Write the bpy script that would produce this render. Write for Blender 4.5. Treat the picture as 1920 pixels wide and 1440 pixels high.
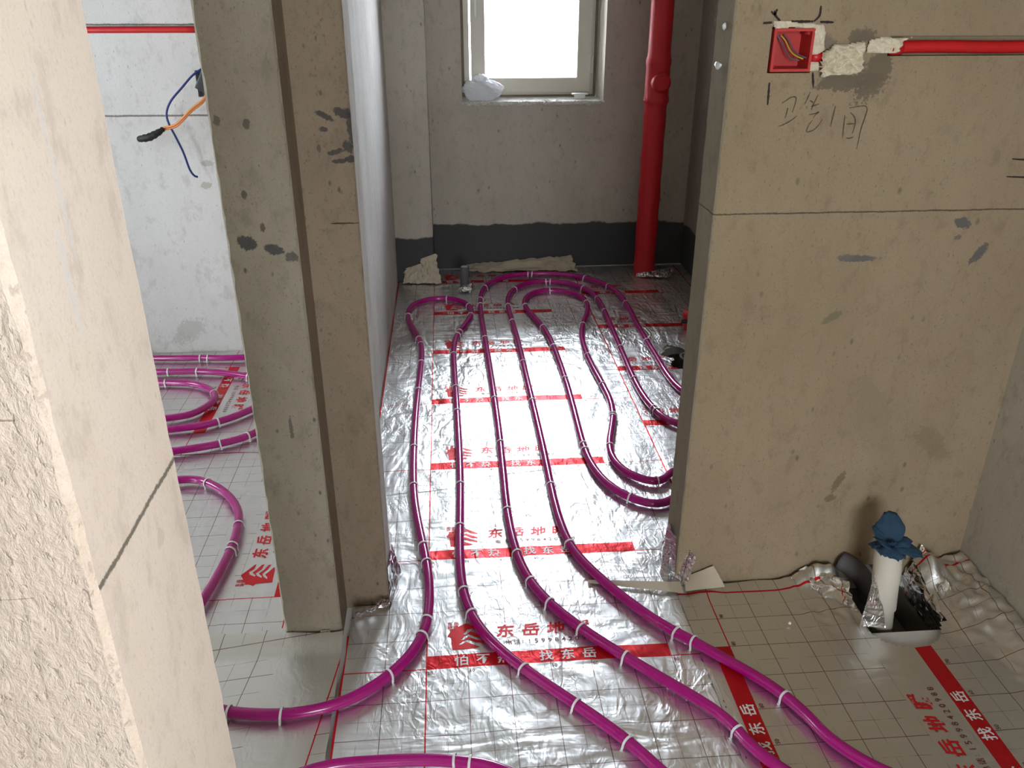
import bpy, bmesh, math, random
import numpy as np
from mathutils import Vector, Matrix
random.seed(7); np.random.seed(7)
SC = bpy.context.scene
COL = SC.collection
for o in list(bpy.data.objects): bpy.data.objects.remove(o)

# ------------------------------------------------------------------ camera
HC = 1.48; F = 1553.0
YAW = math.atan2(134, 1719.0); PIT = math.atan(736 / F)
fw = Vector((math.sin(YAW)*math.cos(PIT), math.cos(YAW)*math.cos(PIT), -math.sin(PIT)))
rt = Vector((math.cos(YAW), -math.sin(YAW), 0)); upv = rt.cross(fw)
cd = bpy.data.cameras.new('camera'); cam = bpy.data.objects.new('camera', cd); COL.objects.link(cam)
cam.matrix_world = Matrix(((rt.x, upv.x, -fw.x, 0), (rt.y, upv.y, -fw.y, 0), (rt.z, upv.z, -fw.z, HC), (0, 0, 0, 1)))
cd.sensor_width = 36.0; cd.lens = F / 1920 * 36.0; cd.clip_start = 0.05; cd.clip_end = 100
SC.camera = cam

# ------------------------------------------------------------------ sky and exposure
W = bpy.data.worlds.new('World'); SC.world = W; W.use_nodes = True
bg = W.node_tree.nodes['Background']; bg.inputs[0].default_value = (0.76, 0.89, 1.0, 1); bg.inputs[1].default_value = 22.0
SC.view_settings.view_transform = 'Standard'; SC.view_settings.look = 'None'
SC.view_settings.gamma = 1.0; SC.view_settings.use_curve_mapping = False
SC.view_settings.exposure = 0.0
SC.cycles.use_adaptive_sampling = True; SC.cycles.adaptive_threshold = 0.05
SC.cycles.max_bounces = 6; SC.cycles.diffuse_bounces = 5; SC.cycles.glossy_bounces = 4; SC.cycles.transparent_max_bounces = 12
SC.cycles.sample_clamp_indirect = 6.0
SC.cycles.caustics_reflective = True

def area(name, loc, size, rot, power=0, color=(1, 1, 1), portal=False):
    l = bpy.data.lights.new(name, 'AREA'); l.shape = 'RECTANGLE'; l.size, l.size_y = size
    l.energy = power; l.color = color; l.cycles.is_portal = portal
    o = bpy.data.objects.new(name, l); COL.objects.link(o); o.location = loc; o.rotation_euler = rot
    return o
R90 = math.pi / 2
# openings: bathroom window (north), left room window (west), near room window (east); portals let daylight in; the rear opening is an added one
area('daylight_portal_back', (0.487, 5.06, 1.62), (0.74, 1.2), (-R90, 0, 0), portal=True)
area('daylight_portal_left', (-3.27, 2.45, 1.5), (1.1, 1.0), (0, -R90, 0), portal=True)
area('daylight_portal_near', (1.66, -0.35, 1.5), (0.9, 0.8), (0, R90, 0), portal=True)
area('added_portal_behind', (0.35, -2.56, 1.5), (1.2, 1.3), (R90, 0, 0), portal=True)  # portal of the added rear opening, lights the bathroom through the doorway
area('daylight_near_window', (1.70, -0.35, 1.5), (0.85, 0.78), (0, R90, 0), 45, (1.0, 0.84, 0.66))
area('daylight_back_window', (0.487, 5.2, 1.62), (0.80, 1.25), (-R90, 0, 0), 58, (0.90, 0.95, 1.0))
area('added_fill_behind', (0.35, -2.62, 1.5), (1.15, 1.25), (R90, 0, 0), 26, (1.0, 0.86, 0.68))  # warm fill added behind the camera to brighten back wall and partition

# ------------------------------------------------------------------ measured data (metres)
PIPES = {"A":[[-0.526,1.407],[-0.465,1.395],[-0.411,1.389],[-0.347,1.393],[-0.289,1.405],[-0.226,1.44],[-0.168,1.493],[-0.114,1.564],[-0.089,1.642],[-0.082,1.722],[-0.083,1.831],[-0.093,1.933],[-0.116,2.056],[-0.136,2.23],[-0.143,2.31],[-0.148,2.564],[-0.149,2.804],[-0.144,3.047],[-0.135,3.307],[-0.136,3.473],[-0.146,3.582],[-0.184,3.713],[-0.221,3.867],[-0.221,3.996],[-0.186,4.093],[-0.115,4.15],[-0.023,4.16],[0.059,4.108],[0.104,4.014],[0.108,3.909],[0.079,3.792],[0.036,3.673],[0.01,3.57],[0.001,3.438],[0.006,3.198],[0.009,3.0],[0.01,2.762],[0.013,2.552],[0.012,2.32],[0.007,2.159],[0.001,1.981],[-0.0,1.847],[0.009,1.768],[0.024,1.682],[0.058,1.601],[0.118,1.514],[0.193,1.432],[0.252,1.371],[0.313,1.302],[0.351,1.257],[0.399,1.188]],"B":[[0.63,1.17],[0.611,1.225],[0.593,1.27],[0.576,1.307],[0.545,1.352],[0.473,1.418],[0.391,1.511],[0.295,1.612],[0.226,1.719],[0.189,1.809],[0.167,1.893],[0.157,2.008],[0.154,2.119],[0.152,2.159],[0.154,2.321],[0.161,2.566],[0.16,2.826],[0.16,3.007],[0.156,3.284],[0.154,3.581],[0.146,3.903],[0.15,4.124],[0.175,4.319],[0.243,4.445],[0.342,4.514],[0.461,4.535],[0.566,4.527],[0.68,4.493],[0.765,4.436],[0.843,4.332],[0.885,4.232],[0.907,4.109],[0.903,3.924],[0.897,3.715],[0.893,3.501],[0.9,3.308],[0.897,3.129],[0.901,2.931]],"C":[[0.819,1.155],[0.78,1.234],[0.768,1.292],[0.733,1.356],[0.696,1.414],[0.652,1.459],[0.606,1.507],[0.576,1.546],[0.532,1.581],[0.487,1.638],[0.445,1.699],[0.412,1.754],[0.378,1.815],[0.345,1.892],[0.317,1.963],[0.311,2.064],[0.303,2.165],[0.306,2.333],[0.308,2.491],[0.307,2.695],[0.307,2.894],[0.304,3.101],[0.304,3.272],[0.304,3.502],[0.298,3.762],[0.287,3.972],[0.292,4.112],[0.328,4.26],[0.402,4.357],[0.498,4.4],[0.601,4.382],[0.685,4.32],[0.743,4.228],[0.773,4.106],[0.775,3.962],[0.766,3.725],[0.761,3.489],[0.753,3.278],[0.749,3.084],[0.748,2.927],[0.765,2.803],[0.789,2.724],[0.816,2.662]],"D":[[0.656,2.135],[0.607,2.154],[0.539,2.196],[0.487,2.272],[0.458,2.391],[0.449,2.518],[0.455,2.669],[0.461,2.85],[0.464,3.034],[0.464,3.26],[0.458,3.471],[0.448,3.678],[0.41,3.832],[0.375,3.952],[0.372,4.079],[0.417,4.185],[0.48,4.233],[0.562,4.236],[0.638,4.199],[0.696,4.125],[0.714,4.011],[0.684,3.864],[0.628,3.713],[0.599,3.57],[0.592,3.374],[0.597,3.21],[0.609,3.043],[0.618,2.886],[0.607,2.776],[0.579,2.659],[0.543,2.552],[0.532,2.447],[0.553,2.359],[0.604,2.303],[0.649,2.283],[0.696,2.276]],"E":[[-0.355,1.233],[-0.304,1.245],[-0.183,1.25],[-0.083,1.247],[-0.016,1.237],[0.05,1.22],[0.105,1.2]],"L1":[[-1.297,3.45],[-1.225,3.45],[-1.101,3.444],[-1.011,3.437],[-0.91,3.42]],"L2":[[-1.246,3.299],[-1.149,3.3],[-1.081,3.299],[-0.991,3.28],[-0.92,3.257],[-0.863,3.228]],"L3":[[-1.204,3.191],[-1.135,3.191],[-1.066,3.176],[-1.007,3.14],[-0.964,3.091],[-0.941,3.037],[-0.945,2.987],[-0.97,2.926],[-1.019,2.882],[-1.072,2.856]],"L4":[[-1.045,2.78],[-0.964,2.786],[-0.883,2.818],[-0.82,2.873],[-0.78,2.921]],"L5":[[-0.984,2.614],[-0.908,2.627],[-0.829,2.653],[-0.766,2.69],[-0.728,2.718]],"L6":[[-0.911,2.427],[-0.862,2.418],[-0.809,2.39],[-0.757,2.345],[-0.714,2.287],[-0.684,2.23],[-0.67,2.187],[-0.66,2.126],[-0.656,2.048],[-0.659,1.989],[-0.665,1.911],[-0.671,1.861],[-0.677,1.822]]}
CLIPS = {"A":[[-0.528,1.411],[-0.41,1.385],[-0.168,1.484],[-0.092,1.618],[-0.086,1.672],[-0.091,1.916],[-0.109,1.997],[-0.143,2.315],[-0.148,2.564],[-0.146,3.037],[-0.134,3.309],[-0.139,3.521],[-0.146,3.586],[-0.223,3.893],[-0.02,4.148],[0.094,4.024],[0.1,3.883],[0.035,3.665],[0.026,3.625],[0.005,3.392],[0.01,3.045],[0.012,2.836],[0.014,2.313],[0.003,2.077],[0.006,1.785],[0.021,1.694],[0.138,1.488],[0.252,1.367],[0.347,1.256]],"B":[[0.591,1.271],[0.393,1.512],[0.297,1.607],[0.228,1.714],[0.189,1.811],[0.162,1.933],[0.154,2.15],[0.16,2.575],[0.159,2.931],[0.154,3.571],[0.148,4.028],[0.15,4.112],[0.18,4.307],[0.445,4.514],[0.471,4.512],[0.766,4.44],[0.863,4.272],[0.899,3.997],[0.895,3.478]],"C":[[0.729,1.354],[0.567,1.542],[0.529,1.575],[0.314,1.964],[0.304,2.29],[0.307,2.902],[0.303,3.275],[0.295,3.779],[0.284,4.001],[0.338,4.263],[0.531,4.385],[0.555,4.383],[0.721,4.247],[0.775,4.078],[0.777,3.884],[0.759,3.413],[0.747,3.075],[0.758,2.803],[0.767,2.782]],"D":[[0.535,2.187],[0.444,2.51],[0.447,2.548],[0.464,3.097],[0.458,3.449],[0.445,3.691],[0.365,3.997],[0.539,4.226],[0.713,4.025],[0.627,3.71],[0.589,3.331],[0.609,3.024],[0.605,2.768],[0.599,2.746],[0.539,2.53],[0.667,2.275]],"E":[[-0.025,1.236],[0.006,1.229]],"L1":[[-1.106,3.437],[-1.078,3.435]],"L2":[[-1.208,3.292],[-1.08,3.29],[-0.861,3.222]],"L3":[[-1.188,3.181],[-0.954,3.071]],"L4":[[-0.881,2.81]],"L5":[[-0.831,2.644],[-0.748,2.692]],"L6":[[-0.816,2.387],[-0.661,2.14],[-0.655,2.032],[-0.659,2.007]]}
HAND = [[[0.712,1.266],[0.723,1.273],[0.731,1.278],[0.741,1.278],[0.742,1.267],[0.738,1.247]],[[0.727,1.257],[0.726,1.248],[0.724,1.236]],[[0.711,1.219],[0.721,1.222],[0.738,1.231],[0.749,1.24]],[[0.771,1.288],[0.767,1.276],[0.763,1.264]],[[0.789,1.283],[0.785,1.272],[0.78,1.258],[0.779,1.252]],[[0.773,1.271],[0.781,1.267]],[[0.778,1.259],[0.794,1.264]],[[0.775,1.242],[0.79,1.245],[0.797,1.248],[0.789,1.241],[0.786,1.235]],[[0.785,1.231],[0.778,1.22],[0.775,1.208],[0.78,1.207],[0.791,1.211],[0.801,1.222],[0.806,1.233]],[[0.831,1.26],[0.829,1.241],[0.827,1.217]],[[0.862,1.255],[0.882,1.258],[0.896,1.259],[0.902,1.252],[0.9,1.234],[0.896,1.212],[0.895,1.19],[0.894,1.169]],[[0.855,1.241],[0.856,1.221],[0.858,1.193]],[[0.866,1.246],[0.877,1.236],[0.881,1.221],[0.878,1.202]],[[0.862,1.222],[0.88,1.223]],[[0.866,1.193],[0.873,1.192],[0.882,1.195]]]
CROSS = [[[0.651,1.422],[0.67,1.423]],[[0.672,1.445],[0.675,1.436],[0.688,1.424]],[[0.665,1.444],[0.673,1.438],[0.677,1.448]],[[0.688,1.424],[0.756,1.425]],[[0.767,1.454],[0.767,1.436],[0.757,1.425]],[[0.77,1.424],[0.799,1.423]],[[0.68,1.308],[0.681,1.286],[0.682,1.263]],[[0.77,1.327],[0.776,1.298]]]
RIGHTMARK = [[[1.257,1.143],[1.285,1.141],[1.317,1.14]],[[1.254,1.104],[1.296,1.102],[1.328,1.101]]]
FOAM = {"foam1":[[0.671,1.426],[0.707,1.425],[0.725,1.422],[0.755,1.421],[0.778,1.418],[0.785,1.401],[0.784,1.379],[0.789,1.371],[0.776,1.363],[0.76,1.363],[0.76,1.387],[0.758,1.412],[0.709,1.414],[0.677,1.41]],"foam2":[[0.784,1.367],[0.794,1.373],[0.804,1.381],[0.841,1.383],[0.86,1.388],[0.867,1.381],[0.872,1.367],[0.864,1.355],[0.87,1.342],[0.869,1.328],[0.856,1.324],[0.82,1.322],[0.807,1.323],[0.792,1.317],[0.784,1.32],[0.78,1.339],[0.784,1.355]],"foam3":[[0.876,1.386],[0.894,1.393],[0.914,1.395],[0.941,1.392],[0.972,1.394],[0.951,1.386],[0.949,1.366],[0.934,1.363],[0.911,1.364],[0.878,1.364]],"foam4":[[0.758,1.347],[0.778,1.347],[0.781,1.331],[0.77,1.329],[0.76,1.331]]}
WIREBOX1 = [[0.697,1.4],[0.705,1.387],[0.714,1.371],[0.723,1.355],[0.74,1.35]]
WIREBOX2 = [[0.706,1.397],[0.716,1.387],[0.725,1.369],[0.734,1.359],[0.748,1.353]]
BLUE = [[-0.904,1.231],[-0.924,1.215],[-0.972,1.185],[-1.019,1.14],[-1.068,1.091],[-1.09,1.047],[-1.087,1.007],[-1.07,0.959],[-1.05,0.897],[-1.036,0.827],[-1.021,0.801],[-1.011,0.797]]
ORANGE = [[-0.906,1.139],[-0.923,1.12],[-0.946,1.09],[-0.992,1.058],[-1.028,1.026],[-1.063,1.0],[-1.111,0.989]]
TAPE = [[-1.111,0.989],[-1.129,0.977],[-1.163,0.961],[-1.191,0.955],[-1.21,0.951]]

# ------------------------------------------------------------------ helpers
def link(name, me, mats, parent=None, smooth=True):
    if smooth: me.shade_smooth()
    for m in (mats if isinstance(mats, (list, tuple)) else [mats]):
        me.materials.append(m)
    o = bpy.data.objects.new(name, me); COL.objects.link(o)
    if parent is not None: o.parent = parent
    return o
def mesh_from(name, v, f, mats, parent=None, smooth=True, mi=None, uv=None):
    me = bpy.data.meshes.new(name); me.from_pydata([tuple(p) for p in v], [], [tuple(p) for p in f]); me.update()
    o = link(name, me, mats, parent, smooth)
    if mi is not None: me.polygons.foreach_set('material_index', np.array(mi, dtype=np.int32))
    if uv is not None:
        ly = me.uv_layers.new(name='UVMap'); li = np.empty(len(me.loops), dtype=np.int32); me.loops.foreach_get('vertex_index', li)
        ly.data.foreach_set('uv', np.asarray(uv, dtype=np.float32)[li].ravel())
    return o
def struct(o): o['kind'] = 'structure'; return o
def tag(o, label, cat, group=None):
    o['label'] = label; o['category'] = cat
    if group: o['group'] = group
    return o
def empty(name, loc=(0, 0, 0)):
    o = bpy.data.objects.new(name, None); COL.objects.link(o); o.location = loc; o.empty_display_size = .05; return o
def smooth01(t): t = np.clip(t, 0, 1); return t*t*(3-2*t)

# numpy gradient noise
_rng = np.random.RandomState(3); _perm = np.tile(_rng.permutation(512), 3); _ang = _rng.rand(512)*2*np.pi
_g = np.stack([np.cos(_ang), np.sin(_ang)], 1)
def noise2(x, y):
    x = np.asarray(x, float); y = np.asarray(y, float); xi = np.floor(x).astype(int); yi = np.floor(y).astype(int); xf = x-xi; yf = y-yi
    xi &= 511; yi &= 511
    def gr(a, b, dx, dy):
        h = _perm[(_perm[a & 511] + b) & 511]; g = _g[h]; return g[..., 0]*dx + g[..., 1]*dy
    u = xf*xf*xf*(xf*(xf*6-15)+10); v = yf*yf*yf*(yf*(yf*6-15)+10)
    a = gr(xi, yi, xf, yf); b = gr(xi+1, yi, xf-1, yf); c = gr(xi, yi+1, xf, yf-1); d = gr(xi+1, yi+1, xf-1, yf-1)
    return (a*(1-u)+b*u)*(1-v) + (c*(1-u)+d*u)*v
def ridge(x, y): return 1 - np.abs(noise2(x, y))*2.2

# ------------------------------------------------------------------ materials
class NB:
    def __init__(s, name):
        s.m = bpy.data.materials.new(name); s.m.use_nodes = True; s.t = s.m.node_tree; s.n = s.t.nodes
        s.bsdf = s.n['Principled BSDF']; s.tc = s.n.new('ShaderNodeTexCoord')
    def put(s, a, sock):
        if hasattr(a, 'is_output') or isinstance(a, bpy.types.NodeSocket): s.t.links.new(a, sock)
        else:
            if isinstance(a, (tuple, list)) and len(a) == 3 and sock.type == 'RGBA': a = (*a, 1)
            sock.default_value = a
    def math(s, op, a, b=0.0, c=0.0, clamp=False):
        n = s.n.new('ShaderNodeMath'); n.operation = op; n.use_clamp = clamp
        s.put(a, n.inputs[0]); s.put(b, n.inputs[1]); s.put(c, n.inputs[2]); return n.outputs[0]
    def mix(s, f, a, b):
        n = s.n.new('ShaderNodeMix'); n.data_type = 'RGBA'; s.put(f, n.inputs[0]); s.put(a, n.inputs[6]); s.put(b, n.inputs[7]); return n.outputs[2]
    def noise(s, scale, detail=4, rough=.55, vec=None, dist=0.0):
        n = s.n.new('ShaderNodeTexNoise'); n.inputs['Scale'].default_value = scale; n.inputs['Detail'].default_value = detail
        n.inputs['Roughness'].default_value = rough; n.inputs['Distortion'].default_value = dist
        s.put(vec if vec is not None else s.tc.outputs['Object'], n.inputs['Vector']); return n.outputs[0]
    def vor(s, scale, vec=None, feat='F1'):
        n = s.n.new('ShaderNodeTexVoronoi'); n.feature = feat; n.inputs['Scale'].default_value = scale
        s.put(vec if vec is not None else s.tc.outputs['Object'], n.inputs['Vector']); return n.outputs[0]
    def ramp(s, x, a, b): # smoothstep-like linear map clamp
        n = s.n.new('ShaderNodeMapRange'); n.clamp = True; n.interpolation_type = 'SMOOTHSTEP'
        s.put(x, n.inputs[0]); n.inputs[1].default_value = a; n.inputs[2].default_value = b; return n.outputs[0]
    def mapping(s, scale, rot=(0, 0, 0), vec=None):
        n = s.n.new('ShaderNodeMapping'); n.inputs['Scale'].default_value = scale; n.inputs['Rotation'].default_value = rot
        s.put(vec if vec is not None else s.tc.outputs['Object'], n.inputs[0]); return n.outputs[0]
    def sep(s, v):
        n = s.n.new('ShaderNodeSeparateXYZ'); s.put(v, n.inputs[0]); return n.outputs
    def bump(s, h, strength, dist=.01, normal=None):
        n = s.n.new('ShaderNodeBump'); n.inputs['Strength'].default_value = strength; n.inputs['Distance'].default_value = dist
        s.put(h, n.inputs['Height'])
        if normal is not None: s.put(normal, n.inputs['Normal'])
        return n.outputs[0]
    def set(s, **k):
        for a, b in k.items(): s.put(b, s.bsdf.inputs[a.replace('_', ' ')])
        return s.m

def flat(name, col, rough=.6, metal=0, bump=0, bscale=60, var=.12, **k):
    b = NB(name); n = b.noise(bscale*.3, 3)
    c2 = tuple(c*(1-var*2) for c in col)
    b.set(Base_Color=b.mix(n, c2, col), Roughness=rough, Metallic=metal, **k)
    if bump: b.set(Normal=b.bump(b.noise(bscale, 4), bump, .003))
    return b.m

def plaster(name, c1, c2, axis='x', bump=.35, pits=.5, pitcol=(.09, .075, .055), blobs=(), lines=(), wet=None, grain=220, streak=(1, 1, .35), pitscale=38, rough_tex=False):
    """axis: the horizontal world axis that runs along the face; blobs (a, z, ra, rz, tilt, colour, strength); lines (a0, a1, z, half width)"""
    b = NB(name); xyz = b.sep(b.tc.outputs['Object']); A = xyz[0] if axis == 'x' else xyz[1]; Z = xyz[2]
    big = b.noise(1.6, 5, .6); mid = b.noise(9, 5, .6, b.mapping(streak)); fine = b.noise(grain, 3, .7)
    f = b.math('ADD', b.math('MULTIPLY', b.ramp(big, .3, .7), .6), b.math('MULTIPLY', b.ramp(mid, .3, .7), .4))
    col = b.mix(f, c1, c2)
    col = b.mix(b.math('MULTIPLY', b.ramp(fine, .5, .75), .22), col, tuple(c*.45 for c in c1))
    pv = b.mapping((1, 1, .55)); v = b.vor(pitscale, pv); pm = b.ramp(v, .16, .05)
    gate = b.ramp(b.noise(7, 4, .6), .44, .60)
    pm = b.math('MULTIPLY', b.math('MULTIPLY', pm, gate), pits)
    v2 = b.ramp(b.vor(pitscale*3, pv), .2, .05); pm2 = b.math('MULTIPLY', b.math('MULTIPLY', v2, b.ramp(b.noise(13, 3), .42, .62)), pits*.8)
    v3 = b.math('MULTIPLY', b.ramp(b.noise(150, 5, .75, b.mapping((1, 1, .6))), .57, .69), min(1, pits*.95)); col = b.mix(v3, col, tuple(c*.5 for c in c1))
    v4 = b.math('MULTIPLY', b.ramp(b.noise(24, 5, .7, b.mapping((1, 1, .6))),   .50, .70), .5); col = b.mix(v4, col, tuple(c*.72 for c in c1))
    col = b.mix(b.math('MAXIMUM', pm, pm2), col, pitcol)
    if blobs:
        wob = b.math('SUBTRACT', b.noise(110, 6, .75), .5); wob2 = b.math('SUBTRACT', b.noise(14, 3, .6), .5)
        wob = b.math('ADD', b.math('MULTIPLY', wob, 2.4), b.math('MULTIPLY', wob2, 1.6))
        for (a0, z0, ra, rz, tilt, bc, st) in blobs:
            da = b.math('SUBTRACT', A, a0); dz = b.math('SUBTRACT', Z, z0); c, s_ = math.cos(tilt), math.sin(tilt)
            u = b.math('ADD', b.math('MULTIPLY', da, c/ra), b.math('MULTIPLY', dz, s_/ra))
            w = b.math('ADD', b.math('MULTIPLY', da, -s_/rz), b.math('MULTIPLY', dz, c/rz))
            r = b.math('SQRT', b.math('ADD', b.math('MULTIPLY', u, u), b.math('MULTIPLY', w, w)))
            mk = b.math('MULTIPLY', b.ramp(b.math('ADD', r, wob), 1.12, .86), st)
            col = b.mix(mk, col, bc)
    for (a0, a1, z0, hw, lc) in lines:
        wz = b.math('MULTIPLY', b.math('SUBTRACT', b.noise(20, 3), .5), .006)
        d = b.math('ABSOLUTE', b.math('ADD', b.math('SUBTRACT', Z, z0), wz))
        d = b.math('ADD', d, b.math('MULTIPLY', b.math('SUBTRACT', b.noise(150, 4, .8), .5), hw*2.5))
        mk = b.ramp(d, hw*1.3, hw*.5)
        mk = b.math('MULTIPLY', mk, b.math('MULTIPLY', b.math('GREATER_THAN', A, a0), b.math('LESS_THAN', A, a1)))
        col = b.mix(b.math('MULTIPLY', mk, .85), col, lc)
    if wet:
        zz = b.math('ADD', Z, b.math('MULTIPLY', b.math('SUBTRACT', b.noise(7, 4, .55), .5), .07))
        col = b.mix(b.ramp(zz, wet+.006, wet-.006), col, b.mix(big, (.055, .055, .057), (.085, .083, .083)))
    h = b.math('ADD', b.math('MULTIPLY', fine, .25), b.math('MULTIPLY', mid, .5)); h = b.math('SUBTRACT', h, b.math('MULTIPLY', pm, .6))
    if rough_tex:
        sv = b.mapping((1, 1, .5), (.0, .3, 0)); r1 = b.noise(95, 5, .62, sv, .5); r2 = b.ramp(b.noise(130, 3, .6, sv, .4), .58, .70)
        h = b.math('ADD', h, b.math('SUBTRACT', b.math('MULTIPLY', r1, 1.6), b.math('MULTIPLY', r2, 1.3)))
        col = b.mix(b.math('MULTIPLY', r2, .32), col, tuple(c*.62 for c in c1))
    b.set(Base_Color=col, Roughness=.93, Normal=b.bump(h, bump, .012)); b.bsdf.inputs['Specular IOR Level'].default_value = .2
    return b.m

def foil(name, base=(.83, .83, .84), rough=.24, crumple=.35, band=True, tone=1.0):
    b = NB(name); uv = b.tc.outputs['UV']; X = b.sep(uv); u, v = X[0], X[1]
    jit = b.math('MULTIPLY', b.math('SUBTRACT', b.noise(9, 2, .5, uv), .5), .0016)
    def line(x, period, hw, off=0.0):
        y = b.math('ADD', b.math('ADD', x, 100*period+period/2-off), jit)
        m = b.math('ABSOLUTE', b.math('SUBTRACT', b.math('MODULO', y, period), period/2))
        return b.math('LESS_THAN', m, hw)
    vm = b.math('MODULO', b.math('ADD', v, 100.0), .5)
    free = b.math('SUBTRACT', 1.0, b.math('MULTIPLY', b.math('MULTIPLY', b.math('GREATER_THAN', vm, .004), b.math('LESS_THAN', vm, .148)),
           b.math('MULTIPLY', b.math('GREATER_THAN', u, .203), b.math('LESS_THAN', u, .797))))
    thin = b.math('MAXIMUM', line(u, .05, .0007), line(v, .05, .0007))
    thin = b.math('MULTIPLY', b.math('MULTIPLY', thin, free), b.ramp(b.noise(16, 2, .5, uv), .38, .55))
    mid = b.math('MULTIPLY', b.math('MAXIMUM', line(u, .1, .0010), line(v, .1, .0010)), free)
    red = b.math('MAXIMUM', line(v, .5, .0016), line(u, 2.0, .0016, .2)); red = b.math('MAXIMUM', red, line(u, 1.0, .003))
    col = b.mix(b.math('MULTIPLY', thin, .55), base, (.16, .12, .11)); col = b.mix(b.math('MULTIPLY', mid, .72), col, (.2, .075, .065))
    rc = (.62, .012, .02); ink = red
    if band:
        bd = b.math('MULTIPLY', b.math('LESS_THAN', vm, .043), b.math('MULTIPLY', b.math('GREATER_THAN', u, .2), b.math('LESS_THAN', u, .8)))
        ink = b.math('MAXIMUM', ink, bd)
    col = b.mix(ink, col, rc)
    ob = b.tc.outputs['Object']
    def rid(scale, stretch, rot, det=2, dist=.6, w=.30):
        n_ = b.noise(scale, det, .5, b.mapping(stretch, (0, 0, rot), vec=ob), dist); return b.math('SUBTRACT', 1.0, b.ramp(b.math('ABSOLUTE', b.math('SUBTRACT', n_, .5)), 0, w))
    g1 = b.ramp(b.noise(2.4, 3), .36, .62); g2 = b.ramp(b.noise(3.3, 3, .5, b.mapping((1, 1, 1), (0, 0, 1.0), vec=ob)), .38, .60)
    r1 = rid(5.5, (1, .32, 1), .6, 3, .9, .22); r2 = rid(7, (.35, 1, 1), .3, 3, .9, .20); r3 = rid(15, (1, .5, 1), -.5, 3, 1.0, .16); r4 = rid(38, (1, .6, 1), .9, 2, .8, .14)
    g3 = b.ramp(b.noise(1.9, 2, .5, b.mapping((1, .6, 1), (0, 0, .4), vec=ob)), .40, .60); h = b.math('MULTIPLY', b.math('ADD', b.math('MULTIPLY', r1, .8), b.math('MULTIPLY', r2, .6)), b.math('ADD', b.math('MULTIPLY', g3, .8), .2))
    h = b.math('ADD', h, b.math('MULTIPLY', b.math('MULTIPLY', r3, g1), .30)); h = b.math('ADD', h, b.math('MULTIPLY', b.math('MULTIPLY', r4, g2), .10))
    far = b.math('ADD', 1.0, b.math('MULTIPLY', b.ramp(b.sep(ob)[1], 2.9, 4.2), 2.4)); h = b.math('MULTIPLY', h, far)
    rg = b.math('ADD', b.math('MULTIPLY', b.noise(6, 3), .14), rough-.07)
    b.set(Base_Color=col, Metallic=b.math('SUBTRACT', 1.0, b.math('MULTIPLY', ink, .35)), Roughness=rg, Normal=b.bump(h, crumple, .011))
    return b.m

M_foil = foil('silver_foil_crumpled', rough=.41, crumple=.46)
M_foil_flat = foil('silver_foil_flat', base=(.78, .775, .77), rough=.37, crumple=.2)
M_foil_scrap = foil('silver_foil_scrap', rough=.2, crumple=.8, band=False)
M_paper = flat('foil_cream_underside', (.56, .47, .36), .7, 0, .5, 30)
M_red = flat('red_ink', (.68, .012, .02), .45, .35, 0); M_white = flat('white_ink', (.86, .85, .85), .5, .2, 0); M_dark = flat('dark_red_ink', (.22, .05, .05), .5, .3, 0)
def pex():
    b = NB('magenta_pipe_plastic'); col = b.mix(b.noise(40, 3), (.31, .0, .135), (.41, .002, .2))
    b.set(Base_Color=col, Roughness=.22, Normal=b.bump(b.noise(120, 2), .04, .002)); b.bsdf.inputs['Coat Weight'].default_value = .3; b.bsdf.inputs['Coat Roughness'].default_value = .12
    return b.m
M_pex = pex()
M_clip = flat('white_clip_plastic', (.85, .85, .84), .4, 0, 0)
M_slab = flat('bare_concrete', (.14, .12, .10), .95, 0, .5, 60)
M_eps = flat('insulation_foam', (.62, .6, .58), .9, 0, .35, 220, .06)
M_redpipe = flat('red_drain_plastic', (.62, .012, .022), .5, 0, .12, 30, .12)
M_redcond = flat('red_conduit_plastic', (.62, .01, .015), .35, 0, 0)
M_redbox = flat('red_box_plastic', (.55, .03, .025), .55, 0, .1)
M_foam = flat('cream_filler_foam', (.80, .70, .53), .9, 0, .9, 90, .14)
M_pvc = flat('white_drain_plastic', (.74, .68, .58), .5, 0, .05, 20, .1)
M_ink = flat('dark_brown_ink', (.035, .022, .015), .9, 0, 0); M_pencil = flat('brown_pencil', (.11, .07, .045), .9, 0, 0)
M_alu = flat('cream_window_frame', (.66, .61, .52), .45, 0, .05, 20, .08)
M_alud = flat('window_track', (.22, .19, .14), .7, 0, .1, 30)
def bagm():
    b = NB('white_plastic_bag'); t = b.n.new('ShaderNodeBsdfTranslucent'); t.inputs[0].default_value = (.95, .95, .97, 1); mx = b.n.new('ShaderNodeMixShader'); mx.inputs[0].default_value = .6
    b.set(Base_Color=(.93, .93, .95), Roughness=.35, Normal=b.bump(b.noise(45, 5, .6, None, 2.0), .8, .006)); b.t.links.new(b.bsdf.outputs[0], mx.inputs[1]); b.t.links.new(t.outputs[0], mx.inputs[2])
    b.t.links.new(mx.outputs[0], b.n['Material Output'].inputs[0]); return b.m
M_bag = bagm()
M_black = flat('black_tape', (.012, .011, .01), .6, 0, .4, 60)
M_blue = flat('blue_wire_plastic', (.005, .02, .16), .4); M_orange = flat('orange_wire_plastic', (.85, .30, .09), .45)
M_yellow = flat('yellow_wire_plastic', (.65, .45, .05), .45); M_greyw = flat('grey_wire_plastic', (.14, .12, .15), .5)
M_greybox = flat('dark_grey_box_plastic', (.035, .035, .037), .4)
M_greypipe = flat('grey_drain_pipe', (.12, .11, .12), .7, 0, .3, 60)
M_cloth = flat('blue_cloth', (.03, .085, .16), .85, 0, .6, 80, .35)
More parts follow.
